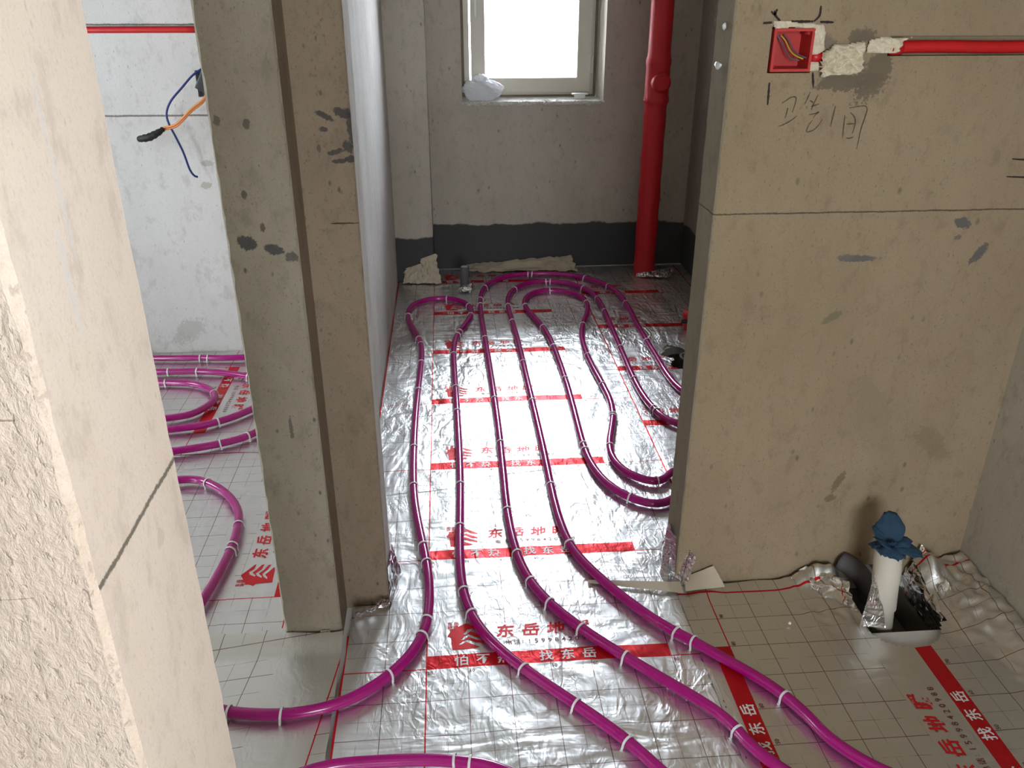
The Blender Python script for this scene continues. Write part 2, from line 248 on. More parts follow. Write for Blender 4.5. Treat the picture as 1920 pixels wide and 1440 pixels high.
def glassm():
    b = NB('window_glass'); t = b.n.new('ShaderNodeBsdfTransparent'); g = b.n.new('ShaderNodeBsdfGlossy'); g.inputs['Roughness'].default_value = .02
    fr = b.n.new('ShaderNodeFresnel'); fr.inputs[0].default_value = 1.45; mx = b.n.new('ShaderNodeMixShader')
    b.t.links.new(fr.outputs[0], mx.inputs[0]); b.t.links.new(t.outputs[0], mx.inputs[1]); b.t.links.new(g.outputs[0], mx.inputs[2])
    b.t.links.new(mx.outputs[0], b.n['Material Output'].inputs[0]); return b.m
M_glass = glassm()

DK = (.045, .043, .045); DK2 = (.075, .066, .05)
cA, cB = (.56, .47, .405), (.62, .545, .485)
M_A = plaster('plaster_cream_smooth', cA, cB, 'y', .16, .35, (.3, .25, .17), pitscale=60,
    blobs=[(.669, 1.40, .0035, .03, -.03, (.48, .56, .64), .3), (.671, 1.34, .004, .05, 0, (.48, .56, .64), .3), (.65, 1.27, .005, .05, 0, (.5, .57, .64), .25), (.715, .982, .012, .010, 0, (.36, .31, .24), .4)], lines=[(.55, .8, 1.03, .0032, (.075, .065, .05))])
M_B = plaster('plaster_cream_rough', (.56, .455, .375), (.62, .52, .445), 'x', .5, .12, (.42, .32, .22), rough_tex=True,
    lines=[(-3, -.325, 1.193, .0011, (.22, .18, .12)), (-3, -.35, 1.028, .0006, (.3, .25, .18))])
M_C = plaster('plaster_pale_grey', (.61, .565, .535), (.68, .64, .615), 'x', .35, .4, (.25, .22, .17), pitscale=45,
    blobs=[(-1.17, .11, .08, .045, .6, (.36, .35, .32), .5), (-1.0, .75, .02, .012, .2, (.35, .32, .25), .7), (-.985, .84, .025, .012, 0, (.35, .32, .25), .6)], lines=[(-3, -.4, 1.03, .004, (.12, .1, .08)), (-1.4, -.4, 1.366, .003, (.14, .11, .07))])  # upper line paints the shadow along the conduit groove's top edge
cP1, cP2 = (.215, .18, .13), (.30, .26, .20)
M_P1 = plaster('plaster_grey_brown', cP1, cP2, 'x', .4, .85, pitscale=34,
    blobs=[(-.404, 1.024, .017, .012, 0, DK, .85), (-.351, 1.009, .018, .010, -.3, DK, .85), (-.321, .993, .012, .012, 0, DK, .7), (-.369, 1.054, .005, .009, 0, (.09, .05, .03), .8), (-.397, 1.121, .005, .008, 0, DK2, .8), (-.374, 1.254, .006, .008, 0, DK2, .8), (-.429, 1.261, .006, .009, 0, DK2, .7), (-.365, .604, .005, .03, 0, DK2, .7)])
M_P2 = plaster('plaster_brown', (.20, .15, .105), (.27, .205, .145), 'x', .4, .85, pitscale=34,
    blobs=[(-.241, 1.252, .020, .006, -.45, DK, .85), (-.208, 1.258, .018, .008, -.3, DK, .85), (-.248, 1.227, .008, .005, -.3, DK, .8), (-.228, 1.181, .018, .006, .25, DK, .8), (-.200, 1.191, .010, .012, 0, DK, .8), (-.222, 1.162, .016, .005, .1, DK, .85), (-.198, 1.166, .010, .006, 0, DK, .85), (-.192, 1.225, .008, .035, 0, DK, .8), (-.26, 1.189, .005, .009, 0, DK2, .7), (-.22, 1.032, .03, .0022, 0, (.04, .03, .02), .9)])
M_P3 = plaster('plaster_pale_corridor', (.48, .45, .425), (.63, .60, .575), 'y', .35, .6, (.2, .18, .15))
M_back = plaster('plaster_back_wall', (.42, .375, .31), (.51, .46, .39), 'x', .3, .55, pitscale=22, wet=.255)
M_Q = plaster('plaster_tan', (.285, .212, .135), (.34, .26, .170), 'x', .3, .6, (.11, .085, .045), pitscale=24,
    blobs=[(.945, .921, .048, .008, 0, (.13, .12, .115), .95), (.915, .924, .022, .007, 0, (.16, .14, .12), .9), (1.174, 1.0, .022, .012, -.45, (.12, .11, .105), .95), (1.234, .927, .026, .011, 1.0, (.12, .11, .105), .95), (1.172, .966, .010, .007, .3, (.15, .12, .1), .8),
           (.906, .777, .024, .010, .5, (.17, .15, .08), .75), (.987, .262, .018, .012, .4, (.15, .11, .06), .7), (1.0, .309, .009, .03, -.4, (.15, .11, .06), .7),
           (.85, 1.308, .075, .018, .05, (.15, .12, .085), .9), (.905, 1.322, .035, .055, -.5, (.15, .12, .085), .9), (.869, 1.395, .03, .016, .1, (.16, .125, .09), .9), (.79, 1.375, .02, .03, 0, (.17, .14, .11), .7), (1.23, .42, .03, .06, .7, (.2, .16, .10), .5), (1.06, .5, .05, .1, .5, (.24, .19, .12), .35)],
    lines=[(.5, 1.5, 1.03, .0019, (.07, .045, .03))])
M_Qside = plaster('plaster_reveal', (.26, .22, .155), (.32, .27, .2), 'y', .3, .5, lines=[(1.7, 2, 1.03, .0016, (.06, .04, .03))])
M_R = plaster('plaster_right_wall', (.40, .36, .29), (.50, .46, .38), 'y', .3, .4, blobs=[(1.5, .28, .05, .09, 0, (.3, .22, .13), .6)])
M_Rb = plaster('plaster_bath_right', (.30, .26, .22), (.38, .33, .28), 'y', .3, .4, wet=.24)
M_gen = plaster('plaster_room', (.45, .40, .33), (.55, .5, .42), 'x', .3, .4)

# ------------------------------------------------------------------ walls
def jag(n, a, seed): return np.array([noise2(np.array([i*.43+seed*7.1]), np.array([seed*3.3]))[0]*a + noise2(np.array([i*1.7+seed]), np.array([seed*1.3+9]))[0]*a*.6 for i in range(n+1)])
def prism(name, poly, z0, z1, matfn, rough=(), n=150, amp=.0035, parent=None, bev=.005, seed=1):
    """vertical prism over the polygon; corners whose index is in rough are bevelled and chipped; matfn(edge index) -> slot"""
    mats, slots = matfn; pts = []; edge_of = []
    m = len(poly)
    for i, p in enumerate(poly):
        p = Vector(p); a = Vector(poly[i-1]); c = Vector(poly[(i+1) % m])
        if i in rough:
            d1 = (a-p).normalized(); d2 = (c-p).normalized()
            pts.append((p, d1, d2, 0)); edge_of.append(slots[i-1])   # short bevel edge belongs to the previous face
            pts.append((p, d1, d2, 1)); edge_of.append(slots[i])
        else:
            pts.append((p, None, None, 0)); edge_of.append(slots[i])
    N = n if rough else 1
    K = len(pts); V = []; 
    jj = {}
    for k, (p, d1, d2, w) in enumerate(pts):
        if d1 is not None: jj[k] = jag(N, amp, seed + p.x*3 + p.y*5 + (0 if w == 0 else .37))
    for l in range(N+1):
        z = z0 + (z1-z0)*l/N
        for k, (p, d1, d2, w) in enumerate(pts):
            if d1 is None: V.append((p.x, p.y, z))
            else:
                b = max(.0012, bev + jj[k][l]); q = p + (d1 if w == 0 else d2)*b; V.append((q.x, q.y, z))
    Fc = []; MI = []
    for l in range(N):
        for k in range(K):
            k2 = (k+1) % K; Fc.append((l*K+k, l*K+k2, (l+1)*K+k2, (l+1)*K+k)); MI.append(edge_of[k])
    Fc.append(tuple(range(K-1, -1, -1))); MI.append(0); Fc.append(tuple(N*K+k for k in range(K))); MI.append(0)
    return mesh_from(name, V, Fc, mats, parent, smooth=False, mi=MI)
def cutbox(bm, x0, x1, y0, y1, z0, z1):
    r = bmesh.ops.create_cube(bm, size=1.0, matrix=Matrix.Translation(((x0+x1)/2, (y0+y1)/2, (z0+z1)/2)) @ Matrix.Diagonal((x1-x0, y1-y0, z1-z0, 1)))
    return r['verts']
def boolean(o, bm, mat=None):
    me = bpy.data.meshes.new('cut'); bm.to_mesh(me); bm.free()
    c = bpy.data.objects.new('cut', me); COL.objects.link(c)
    md = o.modifiers.new('b', 'BOOLEAN'); md.operation = 'DIFFERENCE'; md.object = c; md.solver = 'EXACT'
    dg = bpy.context.evaluated_depsgraph_get(); new = bpy.data.meshes.new_from_object(o.evaluated_get(dg))
    o.modifiers.clear(); o.data = new; bpy.data.objects.remove(c); return o
def box(name, x0, x1, y0, y1, z0, z1, mat, parent=None, bev=0):
    bm = bmesh.new(); cutbox(bm, x0, x1, y0, y1, z0, z1)
    if bev: bmesh.ops.bevel(bm, geom=bm.edges[:], offset=bev, segments=2, affect='EDGES', profile=.6)
    me = bpy.data.meshes.new(name); bm.to_mesh(me); bm.free(); return link(name, me, mat, parent, smooth=False)

CEIL = 2.72
# floor slab and insulation
fl_ = struct(box('floor', -3.3, 1.7, -2.6, 5.1, -.16, -.045, M_slab))
def cyl_cut(bm, x, y, r, z0, z1, sx=1, sy=1, n=20):
    bmesh.ops.create_cone(bm, cap_ends=True, segments=n, radius1=r, radius2=r, depth=z1-z0, matrix=Matrix.Translation((x, y, (z0+z1)/2)) @ Matrix.Diagonal((sx, sy, 1, 1)))
eps = box('insulation_board', -3.3, 1.7, -2.6, 5.1, -.044, -.006, M_eps)
bm = bmesh.new(); cutbox(bm, 1.045, 1.24, 1.567, 1.788, -.2, .1); boolean(eps, bm)
bm = bmesh.new(); cyl_cut(bm, 1.05, 3.33, .12, -.2, .1, 1, 1.2); boolean(eps, bm)
bm = bmesh.new(); cutbox(bm, 1.045, 1.24, 1.567, 1.788, -.14, .1); boolean(fl_, bm); bm = bmesh.new(); cyl_cut(bm, 1.05, 3.33, .12, -.14, .1, 1, 1.2); boolean(fl_, bm); eps.parent = fl_; eps['label'] = 'pale insulation foam under the foil'
ce = struct(box('ceiling', -3.3, 1.7, -2.6, 5.1, CEIL, CEIL+.1, M_gen))

# near left return wall: smooth reveal towards the doorway, rough face towards the camera
wA = prism('wall_left_near', [(-2.6, .57), (-.30, .57), (-.30, .795), (-2.6, .795)], -.05, CEIL, ((M_B, M_A, M_gen), (0, 1, 2, 2)), rough=(1, 2), bev=.006, amp=.004, seed=2); struct(wA)
# left wall: front end, pale corridor side
wP = prism('wall_left', [(-.444, 1.66), (-.303, 1.66), (-.303, 1.77), (-.190, 1.77), (-.190, 1.89), (-.295, 1.89), (-.295, 4.98), (-.444, 4.98)], -.05, CEIL,
    ((M_P1, M_P2, M_P3, M_gen), (0, 1, 1, 2, 2, 2, 3, 3)), rough=(0, 1, 3, 4), bev=.004, amp=.004, seed=5); struct(wP)
# pale corner bead on the door nib
wC = prism('wall_left_far', [(-3.3, 3.56), (-.444, 3.56), (-.444, 3.8), (-3.3, 3.8)], -.05, CEIL, ((M_C, M_gen), (0, 1, 1, 1)))
struct(wC)
bm = bmesh.new(); cutbox(bm, -1.9, -.938, 3.5, 3.584, 1.336, 1.366); cutbox(bm, -.975, -.9, 3.5, 3.62, 1.10, 1.2); boolean(wC, bm)
# right partition with the door reveal
wQ = prism('wall_right_partition', [(.59, 1.79), (1.395, 1.79), (1.395, 1.908), (.59, 1.908)], -.05, CEIL, ((M_Q, M_Rb, M_Qside), (0, 0, 1, 2)), rough=(0, 3), bev=.0035, amp=.0025, seed=9); struct(wQ)
bm = bmesh.new(); cutbox(bm, .925, 1.39, 1.7, 1.818, 1.358, 1.397)
boolean(wQ, bm)
bm = bmesh.new(); cutbox(bm, .672, .764, 1.7, 1.84, 1.326, 1.416); boolean(wQ, bm)
bm = bmesh.new(); cutbox(bm, .758, .80, 1.7, 1.812, 1.345, 1.372); boolean(wQ, bm)
bm = bmesh.new(); cutbox(bm, 1.09, 1.17, 1.7, 1.86, -.1, .035); boolean(wQ, bm)
wR = struct(box('wall_right', 1.395, 1.62, -2.6, 4.99, -.05, CEIL, M_R))
bm = bmesh.new(); cutbox(bm, 1.3, 1.8, -.75, .05, 1.05, 1.95); boolean(wR, bm)
lining = struct(box('wall_right_bathroom', 1.39, 1.396, 1.908, 4.75, -.05, CEIL, M_Rb))
wb = struct(box('wall_back', -.30, 1.62, 4.75, 5.0, -.05, CEIL, M_back))
bm = bmesh.new(); cutbox(bm, .098, .875, 4.5, 5.3, .932, 2.2); boolean(wb, bm)
cl = prism('wall_back_column', [(-.294, 4.5), (-.087, 4.5), (-.087, 4.751), (-.294, 4.751)], -.05, CEIL, ((M_back,), (0, 0, 0, 0)), rough=(1,), bev=.003, amp=.002, seed=4); struct(cl)
wl = struct(box('wall_left_room', -3.3, -3.1, .57, 3.8, -.05, CEIL, M_gen))
bm = bmesh.new(); cutbox(bm, -3.5, -3.0, 1.9, 3.0, 1.0, 2.0); boolean(wl, bm)
struct(box('wall_near_room', -2.6, -2.4, -2.6, .57, -.05, CEIL, M_gen)); wbh = struct(box('wall_behind', -2.4, 1.395, -2.6, -2.4, -.05, CEIL, M_gen)); bm = bmesh.new(); cutbox(bm, -.25, .95, -2.8, -2.2, .85, 2.15); boolean(wbh, bm)  # opening in wall_behind is added to let fill light through

# ------------------------------------------------------------------ window
def framebox(name, x0, x1, z0, z1, w, y0, y1, mat, parent):
    v = []; f = []
    for (a, b_, c, d, yy) in [(x0, x1, z0, z1, y0), (x0+w, x1-w, z0+w, z1-w, y0), (x0, x1, z0, z1, y1), (x0+w, x1-w, z0+w, z1-w, y1)]:
        v += [(a, yy, c), (b_, yy, c), (b_, yy, d), (a, yy, d)]
    for i in range(4):
        j = (i+1) % 4
        f += [(i, j, 4+j, 4+i), (8+j, 8+i, 12+i, 12+j), (j, i, 8+i, 8+j), (4+i, 4+j, 12+j, 12+i)]
    o = mesh_from(name, v, f, mat, parent, smooth=False)
    bm = bmesh.new(); bm.from_mesh(o.data); bmesh.ops.bevel(bm, geom=bm.edges[:], offset=.0025, segments=2, affect='EDGES'); bm.to_mesh(o.data); bm.free()
    return o
win = struct(empty('window_1', (0, 0, 0))); 
framebox('window_frame', .096, .877, .93, 2.202, .045, 5.0, 5.07, M_alud, win)
framebox('window_rebate', .118, .856, .944, 2.18, .030, 4.992, 5.012, M_alu, win)
sash = framebox('sash', .158, .838, .958, 2.14, .074, 4.978, 5.03, M_alu, win)
framebox('glazing_bead', .222, .772, 1.022, 2.08, .014, 4.972, 5.0, M_alu, sash)
box('pane', .232, .762, 5.002, 5.008, 1.032, 2.07, M_glass, sash)
box('hinge', .838, .852, 4.97, 4.99, 1.06, 1.15, M_alu, sash, .003)
hd = box('handle', .178, .192, 4.955, 4.975, 1.35, 1.52, M_clip, sash, .004)
for nm, x, y, z0, z1, s in (('window_2', -3.25, 2.45, 1.0, 2.0, .55), ('window_3', 1.60, -.35, 1.05, 1.95, .4)):
    w2 = struct(empty(nm))
    for k in (-1, 0, 1): box('mullion', x-.03, x+.02, y+k*(s-.03)-.025, y+k*(s-.03)+.025, z0, z1, M_alu, w2)
    for z in (z0+.025, z1-.025): box('rail', x-.03, x+.02, y-s, y+s, z-.025, z+.025, M_alu, w2)
    box('pane', x-.008, x-.002, y-s, y+s, z0, z1, M_glass, w2)
w4 = struct(empty('window_rear_added'))  # unseen rear window, added only to bring in light from behind
for x in (-.225, .35, .925): box('mullion', x-.022, x+.022, -2.55, -2.5, .85, 2.15, M_alu, w4)
for z in (.872, 2.128): box('rail', -.25, .95, -2.55, -2.5, z-.022, z+.022, M_alu, w4)
box('pane', -.25, .95, -2.53, -2.524, .85, 2.15, M_glass, w4)

# ------------------------------------------------------------------ foil sheets
def tri(x, a, b, w): return smooth01((x-a)/w)*smooth01((b-x)/w)
def Hs(x, y):
    A = .22 + 0*x
    A = A + .75*tri(y, 1.55, 2.35, .25)*tri(x, -.35, .8, .25) + .55*tri(x, .66, 1.5, .1)*tri(y, 1.9, 4.8, .3) + .55*tri(y, 2.0, 4.8, .4)*tri(x, -.3, .8, .1)
    A = A + .5*tri(y, .6, 1.8, .3)*tri(x, -.1, .5, .2) - .05*tri(x, .62, 1.1, .1)*tri(y, .6, 1.75, .1) + .5*tri(x, 1.15, 1.5, .12)*tri(y, .8, 1.9, .1)
    A = A * (1-.75*smooth01((-.4-x)/.08))
    wx = x + noise2(x*3.1, y*3.1)*.12; wy = y + noise2(x*3.1+7, y*3.1+3)*.12
    r = ridge(wx*5.5, wy*4)*.45 + ridge(wx*11+wy*5, wy*9-wx*6+5)*.28 + ridge(wx*24+3, wy*22+1)*.12 + ridge(wx*48, wy*45)*.05
    d = ridge((wx*.95+wy*.55)*13+2, (wy*.85-wx*.55)*2.2+8)*.42*tri(y, .4, 1.75, .4)*tri(x, -.1, .62, .15)
    q = A*(r*.0052 + d*.009 + noise2(x*2.3, y*2.3)*.003); return np.where(q > .003, .003+.0045*np.tanh((q-.003)/.0045), np.maximum(q, -.0025))
def grow(base, add): return base+add
def sheet(name, x0, x1, y0, y1, step, uvf, mat, label, off=0.0, keep=None, lift=None, ragged=.006, group='printed foil sheets over the floor', ang=0.0):
    nx = int((x1-x0)/step)+1; ny = int((y1-y0)/step)+1
    gx, gy = np.meshgrid(np.linspace(0, 1, nx), np.linspace(0, 1, ny))
    sx0 = x0 + noise2(gy*9+x0*5, gy*0+1)*ragged; sx1 = x1 + noise2(gy*9+x1*3, gy*0+4)*ragged
    X = sx0 + (sx1-sx0)*gx
    sy0 = y0 + noise2(X*8+3, X*0+y0)*ragged*2; sy1 = y1 + noise2(X*8, X*0+y1)*ragged*2
    Y = sy0 + (sy1-sy0)*gy
    Z = Hs(X, Y) + off
    if lift is not None: Z = Z + lift(X, Y)
    U, Vv = uvf(X, Y)
    idx = np.arange(nx*ny).reshape(ny, nx)
    q = np.stack([idx[:-1, :-1], idx[:-1, 1:], idx[1:, 1:], idx[1:, :-1]], -1).reshape(-1, 4)
    if keep is not None:
        cx = (X[:-1, :-1]+X[1:, 1:])/2; cy = (Y[:-1, :-1]+Y[1:, 1:])/2; q = q[keep(cx, cy).reshape(-1)]
    V = np.stack([X, Y, Z], -1).reshape(-1, 3); used = np.unique(q); rm = -np.ones(nx*ny, int); rm[used] = np.arange(len(used))
    me = bpy.data.meshes.new(name); V = V[used]; q = rm[q]
    me.vertices.add(len(V)); me.vertices.foreach_set('co', V.ravel()); me.loops.add(q.size); me.loops.foreach_set('vertex_index', q.ravel())
    me.polygons.add(len(q)); me.polygons.foreach_set('loop_start', np.arange(0, q.size, 4)); me.update(calc_edges=True)
    uv = np.stack([U, Vv], -1).reshape(-1, 2)[used]; ly = me.uv_layers.new(name='UVMap'); ly.data.foreach_set('uv', uv[q.ravel()].astype(np.float32).ravel())
    o = link(name, me, mat); o['_'] = 1; del o['_']
    tag(o, label, 'foil sheet', group); o_off = off
    return o, (lambda x, y: Hs(x, y) + off + (lift(x, y) if lift is not None else 0))
col_keep = lambda x, y: ~((x < -.08) & (y > 4.49))
def hole_far(x, y): a = np.arctan2(y-3.33, x-1.06); r = np.hypot(x-1.04, (y-3.32)/1.25); return r > .10 + .025*np.sin(a*3+1) + .015*np.sin(a*7)
# order matters for the stack: under sheets have lower offsets
S = {}
S['SR'] = sheet('foil_sheet', .60, 1.385, 1.925, 4.70, .009, lambda x, y: (x-.33, y-2.705), M_foil, 'crinkled silver foil sheet with torn dark hole in the bathroom right half', .0005, lambda x, y: hole_far(x, y) & (np.hypot(x-1.117, y-4.53) > .062))
S['SM'] = sheet('foil_sheet', -.290, .714, 1.84, 4.70, .008, lambda x, y: (x+.288, y-1.944), M_foil, 'long bright silver foil sheet through the doorway to under the window', .0022, lambda x, y: col_keep(x, y) & ~((x < -.186) & (y < 1.895)) & (np.hypot(x-.079, y-4.323) > .03))
S['SN'] = sheet('foil_sheet', -.290, .712, .62, 1.858, .0065, lambda x, y: (x+.288, y-1.52), M_foil, 'creased silver foil sheet in the foreground in front of the doorway', .0034,
    lambda x, y: ~((x < -.196) & (y > 1.762)) & ~((x < -.286) & (y > 1.65)) & ~((x > .585) & (y > 1.782)))
def liftR(x, y):
    z = .085*np.exp(-((x-1.275)/.045)**2-((y-1.74)/.055)**2) + .055*smooth01((x-1.29)/.095)*smooth01((y-1.25)/.3)
    z = z + .028*np.exp(-((x-1.30)/.05)**2 - ((y-1.60)/.10)**2)*(1+.6*noise2(x*30, y*30))
    z = z + .05*np.exp(-((x-.985)/.06)**2-((y-1.765)/.035)**2)*(1+.8*noise2(x*26, y*26)) + .012*np.exp(-((x-1.0)/.05)**2-((y-1.66)/.06)**2)
    rough = tri(x, .86, 1.5, .06)*smooth01((y-1.52)/.12) + smooth01((x-1.26)/.06)
    z = z + rough*.006*(ridge(x*30+y*8, y*26)+.3) + .010*tri(x, .60, .72, .05)*smooth01((y-1.70)/.06)
    return z
def keepR(x, y):
    hole = (x > 1.035) & (x < 1.245) & (y > 1.572); cres = (np.hypot((x-1.128)/.098, (y-1.585)/.088) < 1) & (y < 1.60)
    return ~(hole | cres) & ~((x < .59) & (y > 1.77))
S['SRN'] = sheet('foil_sheet', .585, 1.39, .60, 1.778, .0065, lambda x, y: (y-.737, .663-x), M_foil_flat, 'smooth dull foil sheet by the white standing pipe, red stripes running away', .0056, keepR, liftR)
S['LF'] = sheet('foil_sheet', -1.75, -.447, 2.62, 3.556, .012, lambda x, y: (3.575-y, x+.968), M_foil_flat, 'pale foil sheet in the left room at the foot of the far wall', .0022)
S['LM0'] = sheet('foil_sheet', -1.75, -.628, .82, 2.64, .012, lambda x, y: (y-1.62, -1.05-x), M_foil_flat, 'pale foil sheet in the left room under the magenta bend', .0008)
S['LM1'] = sheet('foil_sheet', -.630, -.447, 1.58, 2.63, .009, lambda x, y: (y-1.62, -.46-x), M_foil_flat, 'narrow foil sheet with house emblem beside the left wall', .0018)
def liftL(x, y): return .02*smooth01((y-1.58)/.09)
S['LS'] = sheet('foil_sheet', -.655, -.299, .80, 1.665, .008, lambda x, y: (.83+(y-1.65)*.97-(x+.6)*.12, (-.40-x)*.98+.11+(y-1.65)*.13), foil('silver_foil_offcut', (.8, .79, .77), .4, .12, band=False), 'small pale foil offcut in the left doorway beside the near wall', .0032,
    lambda x, y: ~((x > -.452) & (y > 1.652)), liftL)

# printed lettering draped over the foil
def text_mesh(s, size, off=0.0, shear=0.0):
    c = bpy.data.curves.new('t', 'FONT'); c.body = s; c.size = size; c.offset = off; c.shear = shear; c.align_x = 'CENTER'; c.align_y = 'CENTER'; c.resolution_u = 2
    o = bpy.data.objects.new('t', c); COL.objects.link(o); dg = bpy.context.evaluated_depsgraph_get()
    me = bpy.data.meshes.new_from_object(o.evaluated_get(dg)); bpy.data.objects.remove(o)
    bm = bmesh.new(); bm.from_mesh(me); bpy.data.meshes.remove(me)
    bmesh.ops.triangulate(bm, faces=bm.faces[:])
    for _ in range(2):
        L = [e for e in bm.edges if e.calc_length() > .012]
        if not L: break
        bmesh.ops.subdivide_edges(bm, edges=L, cuts=1); bmesh.ops.triangulate(bm, faces=bm.faces[:])
    v = np.array([q.co[:2] for q in bm.verts]) if len(bm.verts) else np.zeros((0, 2)); bm.verts.index_update(); f = [[q.index for q in p.verts] for p in bm.faces]; bm.free()
    if len(v):  # centre on its own box
        v = v - (v.max(0)+v.min(0))/2
    return v, f
def poly_mesh(outline, holes=()):
    c = bpy.data.curves.new('p', 'CURVE'); c.dimensions = '2D'; c.fill_mode = 'BOTH'
    for pts in (outline,)+tuple(holes):
        s = c.splines.new('POLY'); s.points.add(len(pts)-1); s.use_cyclic_u = True
        for i, p in enumerate(pts): s.points[i].co = (p[0], p[1], 0, 1)
    o = bpy.data.objects.new('p', c); COL.objects.link(o); dg = bpy.context.evaluated_depsgraph_get()
    me = bpy.data.meshes.new_from_object(o.evaluated_get(dg)); bpy.data.objects.remove(o)
    bm = bmesh.new(); bm.from_mesh(me); bmesh.ops.triangulate(bm, faces=bm.faces[:])
    for _ in range(2):
        L = [e for e in bm.edges if e.calc_length() > .012]
        if not L: break
        bmesh.ops.subdivide_edges(bm, edges=L, cuts=1); bmesh.ops.triangulate(bm, faces=bm.faces[:])
    v = np.array([q.co[:2] for q in bm.verts]); bm.verts.index_update(); f = [[q.index for q in p.verts] for p in bm.faces]; bm.free()
    return v, f
def logo():
    # emblem: a small house whose right half is a hand of wavy fingers; unit box 10 x 9.4 (cm)
    body = [(.3, 5.2), (1.0, 6.6), (1.0, 7.6), (2.2, 7.9), (2.2, 8.0), (5.2, 9.6), (9.7, 6.6), (9.9, 6.2), (7.8, 6.4), (6.6, 7.6), (5.4, 7.3), (4.3, 5.6), (4.9, 5.4), (6.2, 6.6), (7.6, 5.6), (9.5, 4.6), (9.7, 3.9), (7.6, 4.3), (5.8, 5.7), (4.6, 5.0), (3.6, 3.6), (4.4, 3.7), (5.6, 4.7), (7.2, 3.6), (9.3, 2.7), (9.5, 2.0), (7.3, 2.6), (5.4, 3.8), (4.0, 3.1), (2.9, 1.9), (3.9, 2.1), (5.0, 2.9), (6.5, 1.9), (8.3, .9), (7.0, .5), (1.5, .3), (1.2, 4.7)]
    v, f = poly_mesh([(x*.01, y*.01) for x, y in body]); return v, f
CH = {c: text_mesh(c, .048, .0011, .12) for c in '东岳地暖'}
CW = {c: text_mesh(c, .036, .0007) for c in '怕不热找东岳'}
CD = {c: text_mesh(c, .021 if c.isdigit() else .018, .0001) for c in set('电话:15998420988')}
CT = {c: text_mesh(c, .014, .0003) for c in '东岳地暖'}
CN = {s: text_mesh(s, .014, .0001) for s in ('10', '20', '30', '40', '50', '60', '70', '80', '90')}
LG = logo()
items = []   # (verts, faces, cu, cv, material slot)
def cen(d, c, u, v, m): items.append((d[c][0], d[c][1], u, v, m))
for i, c in enumerate('东岳地暖'): cen(CH, c, .398+i*.065, .118, 0)
for u, c in zip((.284, .338, .390, .493, .546, .599), '怕不热找东岳'): cen(CW, c, u, .0215, 1)
for i, c in enumerate('电话:15998420988'): cen(CD, c, .405+(i*.0172 if i > 1 else i*.02), .075, 2)
items.append((LG[0], LG[1], .248, .056, 0))
for i, c in enumerate('东岳地暖'): cen(CT, c, .258+(i % 2)*.016, .152-(i//2)*.013, 0)
for i in range(1, 10): cen(CN, str(i*10), i*.1+.009, -.013, 2)
def banner(parent, surf, org, ud, vd, clip=None):
    V = []; Fc = []; MI = []; n = 0
    for v, f, cu, cv, m in items:
        if not len(v): continue
        U = v[:, 0]+cu; Vv = v[:, 1]+cv
        X = org[0]+U*ud[0]+Vv*vd[0]; Y = org[1]+U*ud[1]+Vv*vd[1]
        if clip is not None and not clip(X, Y).all():
            ok = clip(X, Y); ff = [p for p in f if all(ok[i] for i in p)]
        else: ff = f
        if not ff: continue
        Z = surf(X, Y)+.0007+.0002*(m == 1); V.append(np.stack([X, Y, Z], -1)); Fc += [[i+n for i in p] for p in ff]; MI += [m]*len(ff); n += len(v)
    if not Fc: return
    V = np.concatenate(V); o = mesh_from('printed_lettering', V, Fc, [M_red, M_white, M_dark], parent, smooth=False, mi=MI)
    bm = bmesh.new(); bm.from_mesh(o.data); bmesh.ops.delete(bm, geom=[w for w in bm.verts if not w.link_faces], context='VERTS')
    for p in bm.faces:
        if p.normal.z < 0: p.normal_flip()
    bm.to_mesh(o.data); bm.free(); o['kind'] = 'stuff'
E1, E2 = (1, 0), (0, 1)
for yb in (1.944, 2.444, 2.944, 3.444, 3.944, 4.444): banner(S['SM'][0], S['SM'][1], (-.288, yb), E1, E2, lambda x, y: col_keep(x, y) & (y < 4.68) & (y > 1.87))
banner(S['SN'][0], S['SN'][1], (-.288, 1.52), E1, E2); banner(S['SN'][0], S['SN'][1], (-.288, 1.02), E1, E2)
for yb in (2.205, 2.705, 3.205, 3.705, 4.205): banner(S['SR'][0], S['SR'][1], (.33, yb), E1, E2, lambda x, y: (x > .73) & hole_far(x, y) & (x < 1.38))
for xb in (.663, 1.163): banner(S['SRN'][0], S['SRN'][1], (xb, .737), (0, 1), (-1, 0), lambda x, y: (x > .592) & (y < 1.76) & (x < 1.38) & keepR(x, y))
for xb in (-.968, -1.468): banner(S['LF'][0], S['LF'][1], (xb, 3.575), (0, -1), (1, 0), lambda x, y: (y > 2.63) & (y < 3.54))
banner(S['LM1'][0], S['LM1'][1], (-.46, 1.62), (0, 1), (-1, 0), lambda x, y: (x > -.622) & (x < -.45))

